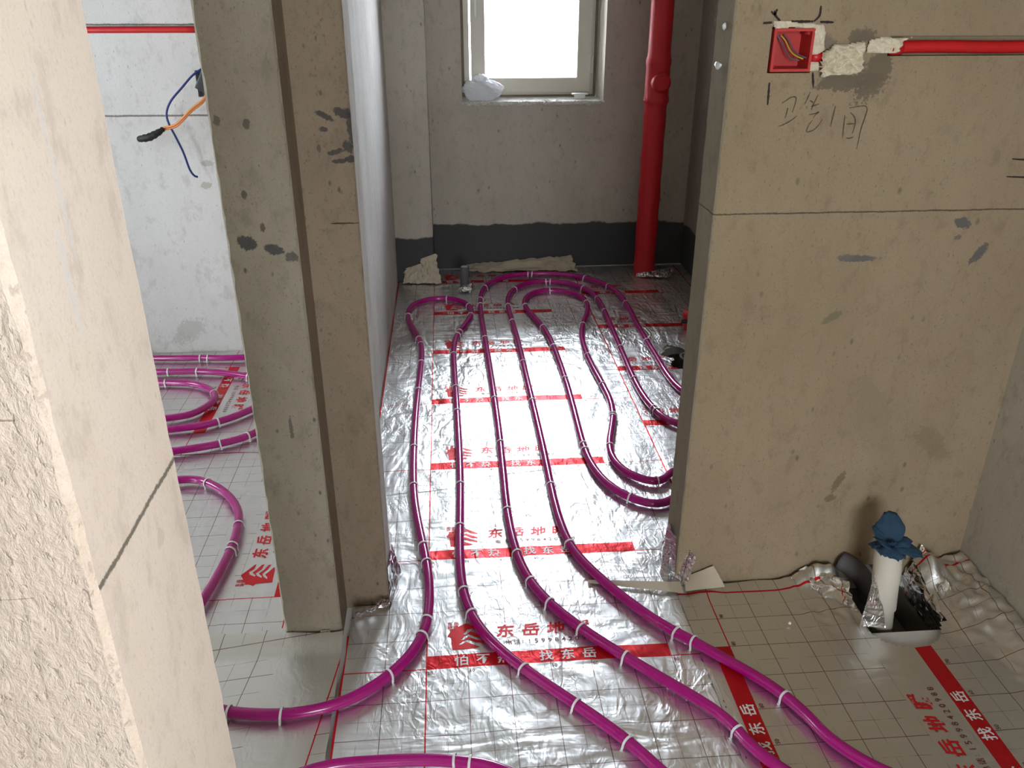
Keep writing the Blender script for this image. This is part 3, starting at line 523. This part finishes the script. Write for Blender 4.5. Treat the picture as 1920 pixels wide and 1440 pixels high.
# loose foil pieces: crumpled flaps
def flap(name, corners, mat, amp=.008, n=26, m=20, seed=0, parent=None, freq=9, curl=0.0, uvs=1.0):
    a, b_, c, d = [np.array(p, float) for p in corners]; nrm = np.cross(b_-a, d-a); nrm = nrm/(np.linalg.norm(nrm)+1e-9)
    V = []; UV = []; L = np.linalg.norm(b_-a); Hh = np.linalg.norm(d-a)
    for j in range(m+1):
        for i in range(n+1):
            s, t = i/n, j/m; p = a*(1-s)*(1-t)+b_*s*(1-t)+c*s*t+d*(1-s)*t
            r = float(ridge(np.array([s*L*freq*2.2+seed*3.7]), np.array([t*Hh*freq*2.2+seed]))[0]-.6)*amp + float(ridge(np.array([s*L*freq*6+seed*2.7]), np.array([t*Hh*freq*6+seed*5]))[0]-.6)*amp*.4
            e = float(noise2(np.array([s*6+seed]), np.array([t*6+seed*2]))[0])*amp*1.3
            V.append(p + nrm*(r + curl*math.sin(math.pi*t)) + np.array([e, 0, e*.5])); UV.append((.03+s*L*uvs, .16+t*Hh*uvs))
    Fc = [(j*(n+1)+i, j*(n+1)+i+1, (j+1)*(n+1)+i+1, (j+1)*(n+1)+i) for j in range(m) for i in range(n)]
    return mesh_from(name, V, Fc, mat, parent, uv=UV)
sm, sn, sr, srn, ls = S['SM'][0], S['SN'][0], S['SR'][0], S['SRN'][0], S['LS'][0]
flap('upturned_flap', [(-.155, 4.44, .012), (-.048, 4.41, .012), (-.078, 4.485, .165), (-.160, 4.488, .135)], M_paper, .014, seed=1, parent=sm, freq=10)
flap('upturned_flap', [(-.262, 4.45, .010), (-.150, 4.43, .010), (-.158, 4.480, .112), (-.248, 4.488, .082)], M_paper, .012, seed=21, parent=sm, freq=10)
flap('upturned_flap', [(.10, 4.62, .012), (.74, 4.60, .010), (.72, 4.735, .062), (.10, 4.735, .022)], M_paper, .012, 60, 12, seed=2, parent=sm, freq=5)
flap('torn_flap', [(.572, 1.79, .004), (.575, 1.92, .006), (.583, 1.865, .150), (.580, 1.845, .158)], M_foil_scrap, .005, 14, 22, seed=3, parent=sn, freq=12)
flap('torn_flap', [(.558, 1.83, .004), (.612, 1.758, .004), (.636, 1.772, .102), (.570, 1.845, .156)], M_foil_scrap, .003, 14, 22, seed=4, parent=sn, freq=12)
flap('folded_edge', [(.35, 1.80, .012), (.60, 1.735, .014), (.60, 1.775, .020), (.35, 1.812, .014)], M_paper, .001, 30, 5, seed=5, parent=sn)
flap('folded_edge', [(.605, 1.735, .020), (.715, 1.742, .022), (.69, 1.779, .066), (.612, 1.782, .030)], M_paper, .0015, 16, 10, seed=6, parent=srn)
flap('torn_flap', [(1.015, 1.575, .012), (1.08, 1.568, .010), (1.072, 1.60, .085), (1.045, 1.61, .155)], M_foil_scrap, .0015, 12, 20, seed=8, parent=srn, freq=3, uvs=.9)
flap('torn_flap', [(.90, 1.765, .012), (1.02, 1.60, .012), (1.035, 1.70, .055), (.95, 1.782, .05)], M_foil_scrap, .010, 20, 16, seed=9, parent=srn, freq=14)
flap('torn_flap', [(1.235, 1.58, .010), (1.241, 1.765, .03), (1.268, 1.775, .105), (1.31, 1.64, .04)], M_foil_scrap, .009, 18, 18, seed=10, parent=srn, freq=12)
flap('torn_flap', [(1.236, 1.575, -.05), (1.238, 1.78, -.05), (1.240, 1.78, .028), (1.238, 1.575, .012)], M_foil_scrap, .004, 18, 10, seed=30, parent=srn, freq=12)
flap('torn_flap', [(1.06, 4.46, .012), (1.24, 4.42, .012), (1.28, 4.50, .045), (1.06, 4.465, .03)], M_foil_scrap, .010, 20, 12, seed=12, parent=sr, freq=12)
flap('crumpled_edge', [(-.285, 1.70, .016), (-.185, 1.745, .016), (-.19, 1.765, .030), (-.27, 1.655, .060)], M_foil_scrap, .010, 18, 12, seed=13, parent=sn, freq=14)
flap('crumpled_edge', [(-.185, 1.76, .012), (-.165, 1.90, .012), (-.186, 1.90, .10), (-.188, 1.768, .12)], M_foil_scrap, .004, 18, 12, seed=14, parent=sn, freq=12)
flap('torn_rim', [(.05, 4.27, .012), (.11, 4.26, .012), (.115, 4.29, .05), (.04, 4.30, .035)], M_foil_scrap, .010, 10, 8, seed=16, parent=sm, freq=16)
flap('torn_rim', [(.11, 4.29, .012), (.13, 4.35, .012), (.125, 4.34, .05), (.105, 4.30, .045)], M_foil_scrap, .008, 10, 8, seed=17, parent=sm, freq=16)

# ------------------------------------------------------------------ heating pipes
PR = .0132; PZ = .0215
def catmull(P, closed=False, step=.008):
    P = [np.array(p, float) for p in P]; out = []
    for i in range(len(P)-1):
        p0 = P[max(i-1, 0)]; p1 = P[i]; p2 = P[i+1]; p3 = P[min(i+2, len(P)-1)]
        n = max(1, int(np.linalg.norm(p2-p1)/step))
        for k in range(n):
            t = k/n; out.append(.5*((2*p1)+(-p0+p2)*t+(2*p0-5*p1+4*p2-p3)*t*t+(-p0+3*p1-3*p2+p3)*t**3))
    out.append(P[-1]); return np.array(out)
def tube(name, path, r, mat, parent=None, seg=14, radii=None):
    path = np.asarray(path, float); n = len(path); T = np.gradient(path, axis=0); T /= np.linalg.norm(T, axis=1)[:, None]+1e-12
    ref = np.array([0, 0, 1.0]) if abs(T[0][2]) < .9 else np.array([1.0, 0, 0]); N = ref-T[0]*ref.dot(T[0]); N /= np.linalg.norm(N)
    V = []
    for i in range(n):
        N = N-T[i]*N.dot(T[i]); N /= np.linalg.norm(N); B = np.cross(T[i], N); rr = radii[i] if radii is not None else r
        for k in range(seg): a = 2*math.pi*k/seg; V.append(path[i]+rr*(math.cos(a)*N+math.sin(a)*B))
    Fc = [(i*seg+k, i*seg+(k+1) % seg, (i+1)*seg+(k+1) % seg, (i+1)*seg+k) for i in range(n-1) for k in range(seg)]
    Fc += [tuple(range(seg-1, -1, -1)), tuple((n-1)*seg+k for k in range(seg))]
    return mesh_from(name, V, Fc, mat, parent)
def smooth_path(P, it=2):
    P = np.array(P, float)
    for _ in range(it): P[1:-1] = P[1:-1]*.5+(P[:-2]+P[2:])*.25
    return P
ext = {'A': ([(-.70, 1.64), (-.655, 1.49), (-.59, 1.42)], [(.455, 1.09), (.53, 1.0)]), 'B': ([(.80, 1.02)], [(.97, 2.88), (1.06, 2.62)]), 'C': ([(1.0, 1.05)], [(.93, 2.62), (1.0, 2.52)]), 'D': ([(.78, 2.23), (.70, 2.215)], [(.70, 2.36), (.78, 2.36)]),
       'E': ([(-.5, 1.14)], [(.2, 1.10)]), 'L1': ([(-1.6, 3.49)], [(-.80, 3.47)]), 'L2': ([(-1.55, 3.33)], [(-.78, 3.2)]), 'L3': ([(-1.5, 3.22)], [(-1.4, 2.86)]), 'L4': ([(-1.5, 2.70)], [(-.72, 2.99)]), 'L5': ([(-1.5, 2.50)], [(-.70, 2.78)]), 'L6': ([(-1.1, 2.38)], [(-.69, 1.75), (-.70, 1.68)])}
desc = {'A': 'magenta heating pipe nearest the corridor left wall, with a tight far loop', 'B': 'magenta heating pipe forming the outermost of the three arches below the window',
        'C': 'magenta heating pipe forming the middle of the three arches below the window', 'D': 'magenta heating pipe forming the innermost arch, ending behind the right partition', 'E': 'magenta heating pipe crossing the very front of the foil',
        'L1': 'magenta pipe in the left room closest to the far wall', 'L2': 'magenta pipe in the left room second from the far wall', 'L3': 'magenta pipe hairpin bend on the red stripe in the left room', 'L4': 'magenta pipe just in front of the hairpin bend in the left room',
        'L5': 'magenta pipe in the left room on the foil seam', 'L6': 'wide magenta bend nearest the left doorway'}
short = {'A': 'leftmost corridor loop', 'B': 'outermost arch', 'C': 'middle arch', 'D': 'innermost arch', 'E': 'frontmost pipe', 'L1': 'pipe closest to left room far wall', 'L2': 'second pipe from left room far wall', 'L3': 'left room hairpin bend', 'L4': 'left room pipe before the hairpin', 'L5': 'left room pipe on the foil seam', 'L6': 'left room wide bend'}
PATHS = {}
for k, pts in PIPES.items():
    a, b_ = ext[k]; full = [tuple(p) for p in a]+[tuple(p) for p in pts]+[tuple(p) for p in b_]
    p2 = smooth_path(catmull(smooth_path(full, 1)), 6); z = PZ + .0012*noise2(p2[:, 0]*5, p2[:, 1]*5)
    path = np.stack([p2[:, 0], p2[:, 1], z], -1); PATHS[k] = path
    o = tube('heating_pipe', path, PR, M_pex, None, 16); tag(o, desc[k], 'pipe', 'magenta underfloor heating pipes')
# clips
def clip_mesh():
    R = PR+.0016; pts = [(-R-.007, -.013), (-R-.0015, -.018), (-R, -.008), (-R, 0)]
    pts += [(-R*math.cos(a), R*math.sin(a)) for a in np.linspace(.25, math.pi-.25, 9)] + [(R, 0), (R, -.008), (R+.0015, -.018), (R+.007, -.013)]
    hw = [.0012, .0022, .0026, .0026] + [.0026]*9 + [.0026, .0026, .0022, .0012]; th = .0016; V = []; n = len(pts)
    for i, (x, z) in enumerate(pts):
        a = pts[max(i-1, 0)]; c = pts[min(i+1, n-1)]; tx, tz = c[0]-a[0], c[1]-a[1]; l = math.hypot(tx, tz); nx, nz = -tz/l, tx/l
        for sx, sy in ((-1, -1), (1, -1), (1, 1), (-1, 1)): V.append((x+nx*th*sy*.5+nx*.0006, sx*hw[i], z+nz*th*sy*.5+nz*.0006))
    Fc = [(i*4+k, i*4+(k+1) % 4, (i+1)*4+(k+1) % 4, (i+1)*4+k) for i in range(n-1) for k in range(4)] + [(3, 2, 1, 0), ((n-1)*4, (n-1)*4+1, (n-1)*4+2, (n-1)*4+3)]
    me = bpy.data.meshes.new('pipe_clip'); me.from_pydata(V, [], Fc); me.update(); me.materials.append(M_clip); return me
cme = clip_mesh()
ORD = 'first second third fourth fifth sixth seventh eighth ninth tenth eleventh twelfth thirteenth fourteenth fifteenth sixteenth seventeenth eighteenth nineteenth twentieth'.split()
ORD += ['twenty-'+w for w in ORD[:9]] + ['thirtieth', 'thirty-first', 'thirty-second']
start = {'A': 'left doorway end', 'B': 'foreground end', 'C': 'foreground end', 'D': 'lower partition end'}
for k, cl_ in CLIPS.items():
    path = PATHS[k]; ids = []
    for (x, y) in cl_:
        d = np.hypot(path[:, 0]-x, path[:, 1]-y); ids.append(int(np.argmin(d)))
    ids.sort()
    for j, i in enumerate(ids):
        i = min(max(i, 1), len(path)-2); t = path[i+1]-path[i-1]; p = path[i]
        c = bpy.data.objects.new('pipe_clip', cme); COL.objects.link(c); c.location = (p[0], p[1], p[2]); c.rotation_euler = (random.uniform(-.12, .12), random.uniform(-.18, .18), math.atan2(t[1], t[0])-R90+random.uniform(-.12, .12))
        if len(ids) == 1: lb = 'white plastic clip on the ' + short[k]
        elif k in start: lb = 'white plastic clip on the %s, %s from its %s' % (short[k], ORD[j], start[k])
        else: lb = 'white plastic clip on the %s, %s' % (short[k], ORD[j] + ' from left end' if len(ids) < 4 else ORD[j] + ' from far end')
        tag(c, lb, 'clip', 'white clips pinning the pipes')

# ------------------------------------------------------------------ red drain stack with cleanout tee
def lathe(name, prof, mat, parent=None, seg=36, axis=None, loc=(0, 0, 0), wob=0, seed=0, cap=True):
    V = []
    for j, (r, z) in enumerate(prof):
        for k in range(seg):
            a = 2*math.pi*k/seg; rr = r*(1+wob*float(noise2(np.array([a*1.3+seed]), np.array([z*14+seed]))[0])); V.append(Vector((rr*math.cos(a), rr*math.sin(a), z)))
    if axis is not None:
        q = Vector((0, 0, 1)).rotation_difference(Vector(axis).normalized()); V = [q @ v for v in V]
    V = [v+Vector(loc) for v in V]; n = len(prof)
    Fc = [(j*seg+k, j*seg+(k+1) % seg, (j+1)*seg+(k+1) % seg, (j+1)*seg+k) for j in range(n-1) for k in range(seg)]
    if cap: Fc += [tuple(range(seg-1, -1, -1)), tuple((n-1)*seg+k for k in range(seg))]
    o = mesh_from(name, V, Fc, mat, parent); return o
st = empty('drain_stack', (1.117, 4.53, 0)); tag(st, 'tall red wrapped drain stack with cleanout tee in the bathroom corner', 'pipe')
prof = [(.059, -.04)]+[(.059+.0012*math.sin(z*31), z) for z in np.arange(0, .94, .03)]+[(.062, .945), (.066, .955), (.066, .975), (.063, .985), (.063, 1.13), (.066, 1.14), (.066, 1.16), (.061, 1.175), (.0585, 1.2)]+[(.0585, z) for z in np.arange(1.25, 2.72, .08)]
lathe('pipe_body', prof, M_redpipe, st, wob=.03)
for o_ in [lathe('cleanout_tee', [(.050, 0), (.050, .062), (.049, .070), (.046, .074)], M_redpipe, st, axis=(.12, -1, .03), loc=(0, 0, 1.05), wob=.02)]: pass
lathe('cleanout_cap', [(.040, 0), (.040, .004), (.034, .005)], M_redpipe, st, axis=(.12, -1, .03), loc=(.009, -.073, 1.052))
lathe('wrap_seam', [(.0665, .955), (.0675, .960), (.0665, .966)], M_redpipe, st, cap=False, wob=.03, seed=3)

# grey stub pipe under the window
sp = lathe('drain_stub', [(.0245, -.04), (.0245, .13), (.0235, .137), (.019, .137), (.019, .10)], M_greypipe, None, loc=(.079, 4.323, 0), wob=.02); tag(sp, 'short grey drain stub standing in the foil at the back', 'pipe')
cp = lathe('stub_cap', [(.022, .128), (.023, .134), (.016, .139), (.004, .140)], flat('pale_cap', (.45, .5, .5), .6), sp, loc=(.079, 4.323, 0), seg=20)

# red capped outlet in the torn hole behind the partition
ro = empty('capped_outlet', (1.145, 3.66, 0)); tag(ro, 'small red capped outlet showing past the partition edge over the bathroom foil', 'outlet')
lathe('outlet_pipe', [(.030, -.04), (.030, .05), (.036, .055), (.036, .085), (.030, .095)], M_redpipe, ro, seg=20, wob=.05)
box('outlet_clamp', -.05, .03, -.035, -.02, .045, .062, M_greybox, ro, .003)
dp = lathe('drain_stub', [(.05, -.045), (.05, -.01), (.055, .0), (.042, .0), (.042, -.03)], M_greypipe, None, loc=(1.07, 3.34, 0), seg=28); tag(dp, 'dark drain mouth inside the torn hole of the bathroom foil', 'pipe')

# ------------------------------------------------------------------ white pipe with blue cloth
wp = empty('standing_pipe', (1.099, 1.612, -.04)); tag(wp, 'white plastic drain pipe standing in a hole at the right wall foot', 'pipe')
ax = Vector((-.022, .012, .25)).normalized()
lathe('pipe_body', [(.0275, 0), (.0275, .075), (.0315, .078), (.0318, .155), (.0335, .160), (.0335, .250), (.0315, .256), (.0285, .256), (.0285, .18)], M_pvc, wp, 32, axis=ax)
ptop = Vector((1.099, 1.612, -.04))+ax*.264
cloth = empty('blue_rag', tuple(ptop)); tag(cloth, 'crumpled blue cloth rag stuffed into the white pipe end', 'rag')
def petal(name, ang, ln, wd, tilt, curl, mat, parent, seed):
    V = []; n, m = 12, 10; dr = Vector((math.cos(ang), math.sin(ang), 0)); sd = Vector((-math.sin(ang), math.cos(ang), 0))
    for th in (0, 1):
        for j in range(m+1):
            t = j/m
            for i in range(n+1):
                s = i/n*2-1; w = wd*(.35+.65*math.sin(min(1, t*1.25)*math.pi*.62))*(1-.55*max(0, t-.7)/.3*abs(s))
                el = tilt + curl*t; r = ln*t
                p = dr*(r*math.cos(el)) + Vector((0, 0, 1))*(r*math.sin(el)) + sd*(s*w)
                p += Vector((0, 0, 1))*(-.25*w*abs(s)**2 + .006*float(noise2(np.array([s*2.4+seed]), np.array([t*3.4+seed]))[0])) + dr*(.006*float(noise2(np.array([s*3+seed*2]), np.array([t*3+seed]))[0]))
                V.append(p + Vector((0, 0, .0016))*th)
    K = (n+1)*(m+1); Fc = []
    for j in range(m):
        for i in range(n):
            a = j*(n+1)+i; b2, c, d = a+1, a+n+2, a+n+1; Fc += [(a, d, c, b2), (K+a, K+b2, K+c, K+d)]
    for i in range(n): Fc += [(i, i+1, K+i+1, K+i), (m*(n+1)+i+1, m*(n+1)+i, K+m*(n+1)+i, K+m*(n+1)+i+1)]
    for j in range(m): Fc += [(j*(n+1), K+j*(n+1), K+(j+1)*(n+1), (j+1)*(n+1)), (j*(n+1)+n, (j+1)*(n+1)+n, K+(j+1)*(n+1)+n, K+j*(n+1)+n)]
    return mesh_from(name, V, Fc, mat, parent)
for i, (a, ln, wd, tl, cu) in enumerate([(3.3, .052, .026, .95, -.4), (4.1, .042, .026, .6, -.7), (5.0, .046, .028, .5, -.7), (5.9, .078, .028, .4, -.5), (.2, .060, .024, .75, -.6), (1.3, .085, .036, 1.25, -.25), (2.3, .06, .026, 1.1, -.4), (4.6, .032, .016, 1.2, -.3), (2.9, .045, .022, .4, -.5)]):
    petal('cloth_fold', a, ln, wd, tl, cu, M_cloth, cloth, i*1.7)
# dark elbow in the pit behind
eb = tube('pit_elbow', catmull([(1.125, 1.74, -.04), (1.115, 1.735, .0), (1.085, 1.75, .045), (1.05, 1.785, .06)], step=.01), .027, M_greypipe, None, 20); tag(eb, 'dark drain elbow in the pit behind the white pipe', 'pipe')

# ------------------------------------------------------------------ electrical box and conduit on the partition
bx = empty('junction_box', (.718, 1.79, 1.371)); tag(bx, 'open red square junction box set in the tan partition wall', 'junction box')
def shell(name, x0, x1, z0, z1, yf, yb, t, mat, parent, lip=.0):
    v = []; f = []
    for (a, b2, c, d, y) in [(x0, x1, z0, z1, yf), (x0+t, x1-t, z0+t, z1-t, yf), (x0+t+.002, x1-t-.002, z0+t+.002, z1-t-.002, yb), (x0, x1, z0, z1, yb+t)]:
        v += [(a, y, c), (b2, y, c), (b2, y, d), (a, y, d)]
    for i in range(4):
        j = (i+1) % 4; f += [(i, j, 4+j, 4+i), (4+i, 4+j, 8+j, 8+i), (j, i, 12+i, 12+j)]
    f += [(8, 9, 10, 11), (15, 14, 13, 12)]
    return mesh_from(name, v, f, mat, parent, smooth=False)
shell('box_shell', -.0425, .0425, -.042, .041, -.007, .045, .0055, M_redbox, bx)
for i, (dx, dz) in enumerate(((-.034, -.033), (.034, .032))): lathe('screw_post', [(.004, 0), (.004, .035)], M_redbox, bx, 10, axis=(0, 1, 0), loc=(dx, .003, dz))
loc0 = Vector((.718, 1.79, 1.371))
def loc_path(P, y, org): return [(p[0]-org.x, y-org.y, p[1]-org.z) for p in P]
for nm, P, m in (('grey_wire', WIREBOX1, M_greyw), ('yellow_wire', WIREBOX2, M_yellow)):
    q = loc_path(P, 1.81, loc0); q = [(x, y + .018*math.cos(i/len(q)*math.pi), z) for i, (x, y, z) in enumerate(q)]
    w_ = tube(nm, catmull(q, step=.003), .0017, m, bx, 8); 
q = [(x+.006, y, z+.002) for x, y, z in q]; tube('blue_wire', catmull(q, step=.003), .0015, M_greyw, bx, 8)
def inside(px, pz, poly):
    r = False; n = len(poly); j = n-1
    for i in range(n):
        xi, zi = poly[i]; xj, zj = poly[j]
        if (zi > pz) != (zj > pz) and px < (xj-xi)*(pz-zi)/(zj-zi)+xi: r = not r
        j = i
    return r
def segd(px, pz, poly):
    p = np.array(poly); a = p; b2 = np.roll(p, -1, 0); d = b2-a; w = np.array([px, pz])-a; t = np.clip((w*d).sum(1)/((d*d).sum(1)+1e-12), 0, 1); e = w-d*t[:, None]; return float(np.sqrt((e*e).sum(1)).min())
def lump(name, poly, y, hgt, mat, parent=None, step=.0022, seed=0, org=(0, 0, 0)):
    P = np.array(poly); x0, z0 = P.min(0); x1, z1 = P.max(0); nx = int((x1-x0)/step)+2; nz = int((z1-z0)/step)+2; idm = {}; V = []; Fc = []
    def vid(i, k):
        if (i, k) not in idm:
            x = x0+(i-.5)*step; z = z0+(k-.5)*step; ins = inside(x, z, poly); d = segd(x, z, poly) if ins else -segd(x, z, poly)
            h = max(0, min(1, (d+.0015)/.006)); h = math.sqrt(h*(2-h))*hgt*(1+1.1*float(noise2(np.array([x*75+seed]), np.array([z*75]))[0])+.5*float(noise2(np.array([x*210+seed]), np.array([z*210]))[0]))
            idm[(i, k)] = len(V); V.append((x-org[0], y-h-org[1], z-org[2]))
        return idm[(i, k)]
    for i in range(nx):
        for k in range(nz):
            if inside(x0+i*step, z0+k*step, poly): Fc.append((vid(i, k), vid(i+1, k), vid(i+1, k+1), vid(i, k+1)))
    return mesh_from(name, V, Fc, mat, parent)
fo = empty('filler_foam', (.85, 1.79, 1.36)); tag(fo, 'lumpy cream filler around the red box and beside the conduit', 'filler')
lump('foam_collar', [tuple(p) for p in FOAM['foam1']], 1.792, .009, M_foam, fo, org=(.85, 1.79, 1.36), seed=1)
lump('foam_bulge', [tuple(p) for p in FOAM['foam2']], 1.793, .022, M_foam, fo, org=(.85, 1.79, 1.36), seed=2)
lump('foam_strip', [tuple(p) for p in FOAM['foam3']], 1.793, .012, M_foam, fo, org=(.85, 1.79, 1.36), seed=3)
lump('foam_dab', [tuple(p) for p in FOAM['foam4']], 1.793, .009, M_foam, fo, org=(.85, 1.79, 1.36), seed=4)
cu = empty('red_conduit', (1.2, 1.80, 1.376)); tag(cu, 'red conduit lying in the chased groove of the tan partition wall', 'conduit')
tube('conduit_pipe', [(x-1.2, 0-.002, -.001+.0008*math.sin(x*20)) for x in np.linspace(.935, 1.39, 30)], .0125, M_redcond, cu, 16)
tube('conduit_collar', [(.932-1.2, -.004, -.002), (.955-1.2, -.004, -.002)], .0150, M_redcond, cu, 16)
tube('conduit_elbow', [(.762-1.2, -.002, 1.356-1.376), (.79-1.2, -.002, 1.357-1.376)], .011, M_redcond, cu, 14)
tube('conduit_entry', [(.722-1.2, .004, 1.412-1.376), (.722-1.2, .004, 1.43-1.376)], .010, M_redcond, cu, 14)
rc2 = tube('red_conduit', [(x, 3.566, 1.346) for x in np.linspace(-1.85, -.938, 20)], .0125, M_redcond, None, 14); tag(rc2, 'red conduit in the groove high on the pale far wall', 'conduit')

def ribbon(P, w, y, jit=.3, seed=0, nrm=-1):
    P = catmull([(p[0], p[1]) for p in P], step=.0025); V = []; n = len(P)
    for i in range(n):
        a = P[max(i-1, 0)]; c = P[min(i+1, n-1)]; t = c-a; l = math.hypot(*t)+1e-9; k = w*(1+jit*float(noise2(np.array([i*.7+seed]), np.array([seed*2.]))[0]*2))*(.45+.55*math.sin(math.pi*min(1, (i+1)/(n+1)*1.0)))
        V += [(P[i][0]-t[1]/l*k, y, P[i][1]+t[0]/l*k), (P[i][0]+t[1]/l*k, y, P[i][1]-t[0]/l*k)]
    return V, [(2*i, 2*i+1, 2*i+3, 2*i+2) for i in range(n-1)]
def strokes(name, L, w, y, mat, parent):
    V = []; Fc = []
    for j, P in enumerate(L):
        v, f = ribbon(P, w, y, seed=j*1.9); Fc += [tuple(i+len(V) for i in q) for q in f]; V += v
    return mesh_from(name, V, Fc, mat, parent, smooth=False)
strokes('handwriting', HAND, .0013, 1.7893, M_pencil, wQ); strokes('setting_out_mark', CROSS, .0024, 1.7892, M_ink, wQ); strokes('setting_out_mark', RIGHTMARK, .002, 1.7892, M_ink, wQ)
# plaster chips on the reveal edge
def chip(loc, s, mat, label, seed):
    bm = bmesh.new(); bmesh.ops.create_icosphere(bm, subdivisions=2, radius=1.0)
    for v in bm.verts:
        n_ = float(noise2(np.array([v.co.x*1.7+seed]), np.array([v.co.y*1.7+v.co.z*1.3]))[0]); v.co = Vector((v.co.x*s[0], v.co.y*s[1], v.co.z*s[2]))*(1+.7*n_)
    me = bpy.data.meshes.new('plaster_chip'); bm.to_mesh(me); bm.free(); o = link('plaster_chip', me, mat); o.location = loc; tag(o, label, 'plaster chip'); return o
chip((.586, 1.85, 1.337), (.006, .016, .008), M_clip, 'larger white plaster dab on the partition reveal', 1)
chip((.588, 1.84, 1.415), (.004, .006, .008), M_clip, 'smaller white plaster dab higher on the partition reveal', 2)
chip((.84, 1.60, .014), (.004, .004, .004), M_clip, 'tiny white crumb on the dull foil before the partition', 3)

# ------------------------------------------------------------------ wall box and wires in the left room
gb = box('wall_box', -.040, .040, -.035, .035, -.048, .030, M_greybox, None, .005); gb.location = (-.915, 3.545, 1.162); gb.rotation_euler = (0, .5, 0); tag(gb, 'dark grey wall box on the pale far wall with hanging wires', 'wall box')
def hang(P, y0, y1): n = len(P); return [(p[0], y0+(y1-y0)*(i/(n-1)) - .02*math.sin(math.pi*i/(n-1)), p[1]) for i, p in enumerate(P)]
wB = tube('hanging_wire', catmull(hang(BLUE, 3.525, 3.50), step=.01), .0042, M_blue, None, 10); tag(wB, 'single dark blue wire hanging from the grey wall box', 'wire')
ow = empty('hanging_wire', (ORANGE[0][0], 3.52, ORANGE[0][1])); tag(ow, 'orange wire pair with black taped end hanging from the grey wall box', 'wire')
oo = Vector((ORANGE[0][0], 3.52, ORANGE[0][1]))
for k, dz in enumerate((.004, -.005)):
    P = [(x-oo.x, y-oo.y+k*.003, z-oo.z+dz*(1-.3*k)) for x, y, z in hang(ORANGE, 3.525, 3.49)]; tube('orange_strand', catmull(P, step=.01), .0044, M_orange, ow, 10)
P = catmull([(x-oo.x, y-oo.y, z-oo.z) for x, y, z in hang(TAPE, 3.49, 3.49)], step=.006); n_ = len(P)
tube('taped_end', P, .01, M_black, ow, 12, radii=[.0075+.0075*math.sin(math.pi*min(1, (i+1)/n_*1.1)*.8)+.0015*math.sin(i*2.1) for i in range(n_)])

# ------------------------------------------------------------------ window sill bits
def crumple_ball(name, s, seed, mat, parent=None, sub=5, loc=(0, 0, 0), flat_bottom=-.8):
    bm = bmesh.new(); bmesh.ops.create_icosphere(bm, subdivisions=sub, radius=1.0)
    X = np.array([v.co[:] for v in bm.verts]); r = 1+.22*noise2(X[:, 0]*1.6+seed, X[:, 1]*1.6+X[:, 2]) - .30*np.abs(noise2(X[:, 0]*2.6+X[:, 2]*1.4+seed, X[:, 1]*2.6-X[:, 2]*2)) - .12*np.abs(noise2(X[:, 0]*6+seed+X[:, 2]*3, X[:, 1]*6+X[:, 2]*4)) + .16*ridge(X[:, 0]*2.1+X[:, 2]*2.2+seed, X[:, 1]*2+5)-.1
    for v, k in zip(bm.verts, r):
        v.co *= float(k); v.co = Vector((v.co.x*s[0], v.co.y*s[1], max(v.co.z, flat_bottom)*s[2]))
    me = bpy.data.meshes.new(name); bm.to_mesh(me); bm.free(); o = link(name, me, mat, parent); o.location = loc; return o
bag = crumple_ball('plastic_bag', (.118, .085, .062), 4.2, M_bag, loc=(.205, 4.87, .983)); tag(bag, 'crumpled white plastic bag on the left end of the window sill', 'bag')
crumple_ball('bag_knot', (.050, .04, .035), 9.2, M_bag, bag, 4, (.0, .01, .05)); crumple_ball('bag_tail', (.055, .03, .028), 2.7, M_bag, bag, 4, (.075, .0, .015))
br = empty('sill_bracket', (.76, 4.86, .933)); tag(br, 'small white plastic bracket on the right end of the window sill', 'bracket')
box('bracket_top', -.045, .045, -.02, .02, .024, .031, M_clip, br, .002)
box('bracket_web', -.030, .030, -.015, .015, .0, .024, M_clip, br, .002)
def crumbs():
    V = []; Fc = []; rs = np.random.RandomState(5)
    bm = bmesh.new()
    for i in range(420):
        x = rs.uniform(.10, .875); s = rs.uniform(.003, .009)*(1.2 if .3 < x < .8 else .7); y = rs.uniform(4.742, 4.752)+ (rs.rand() < .25)*rs.uniform(0, .12); z = .930+rs.uniform(-.012, .002)*(1 if y < 4.76 else 0)
        r_ = bmesh.ops.create_icosphere(bm, subdivisions=1, radius=s, matrix=Matrix.Translation((x, y, z)) @ Matrix.Diagonal((1.3, .6, .8, 1)))
        for v in r_['verts']: v.co += Vector(rs.uniform(-.3, .3, 3))*s*.6
    me = bpy.data.meshes.new('sill_crumbs'); bm.to_mesh(me); bm.free(); o = link('sill_crumbs', me, M_foam_w, smooth=False); return o
M_foam_w = flat('white_sill_mortar', (.66, .64, .60), .9, 0, .6, 120)
cr = crumbs(); cr['kind'] = 'stuff'; cr['label'] = 'white crumbly mortar along the front edge of the window sill'; cr['category'] = 'mortar'
box('window_ledge', .099, .874, 4.753, 4.99, .9285, .9335, M_foam_w, wb)
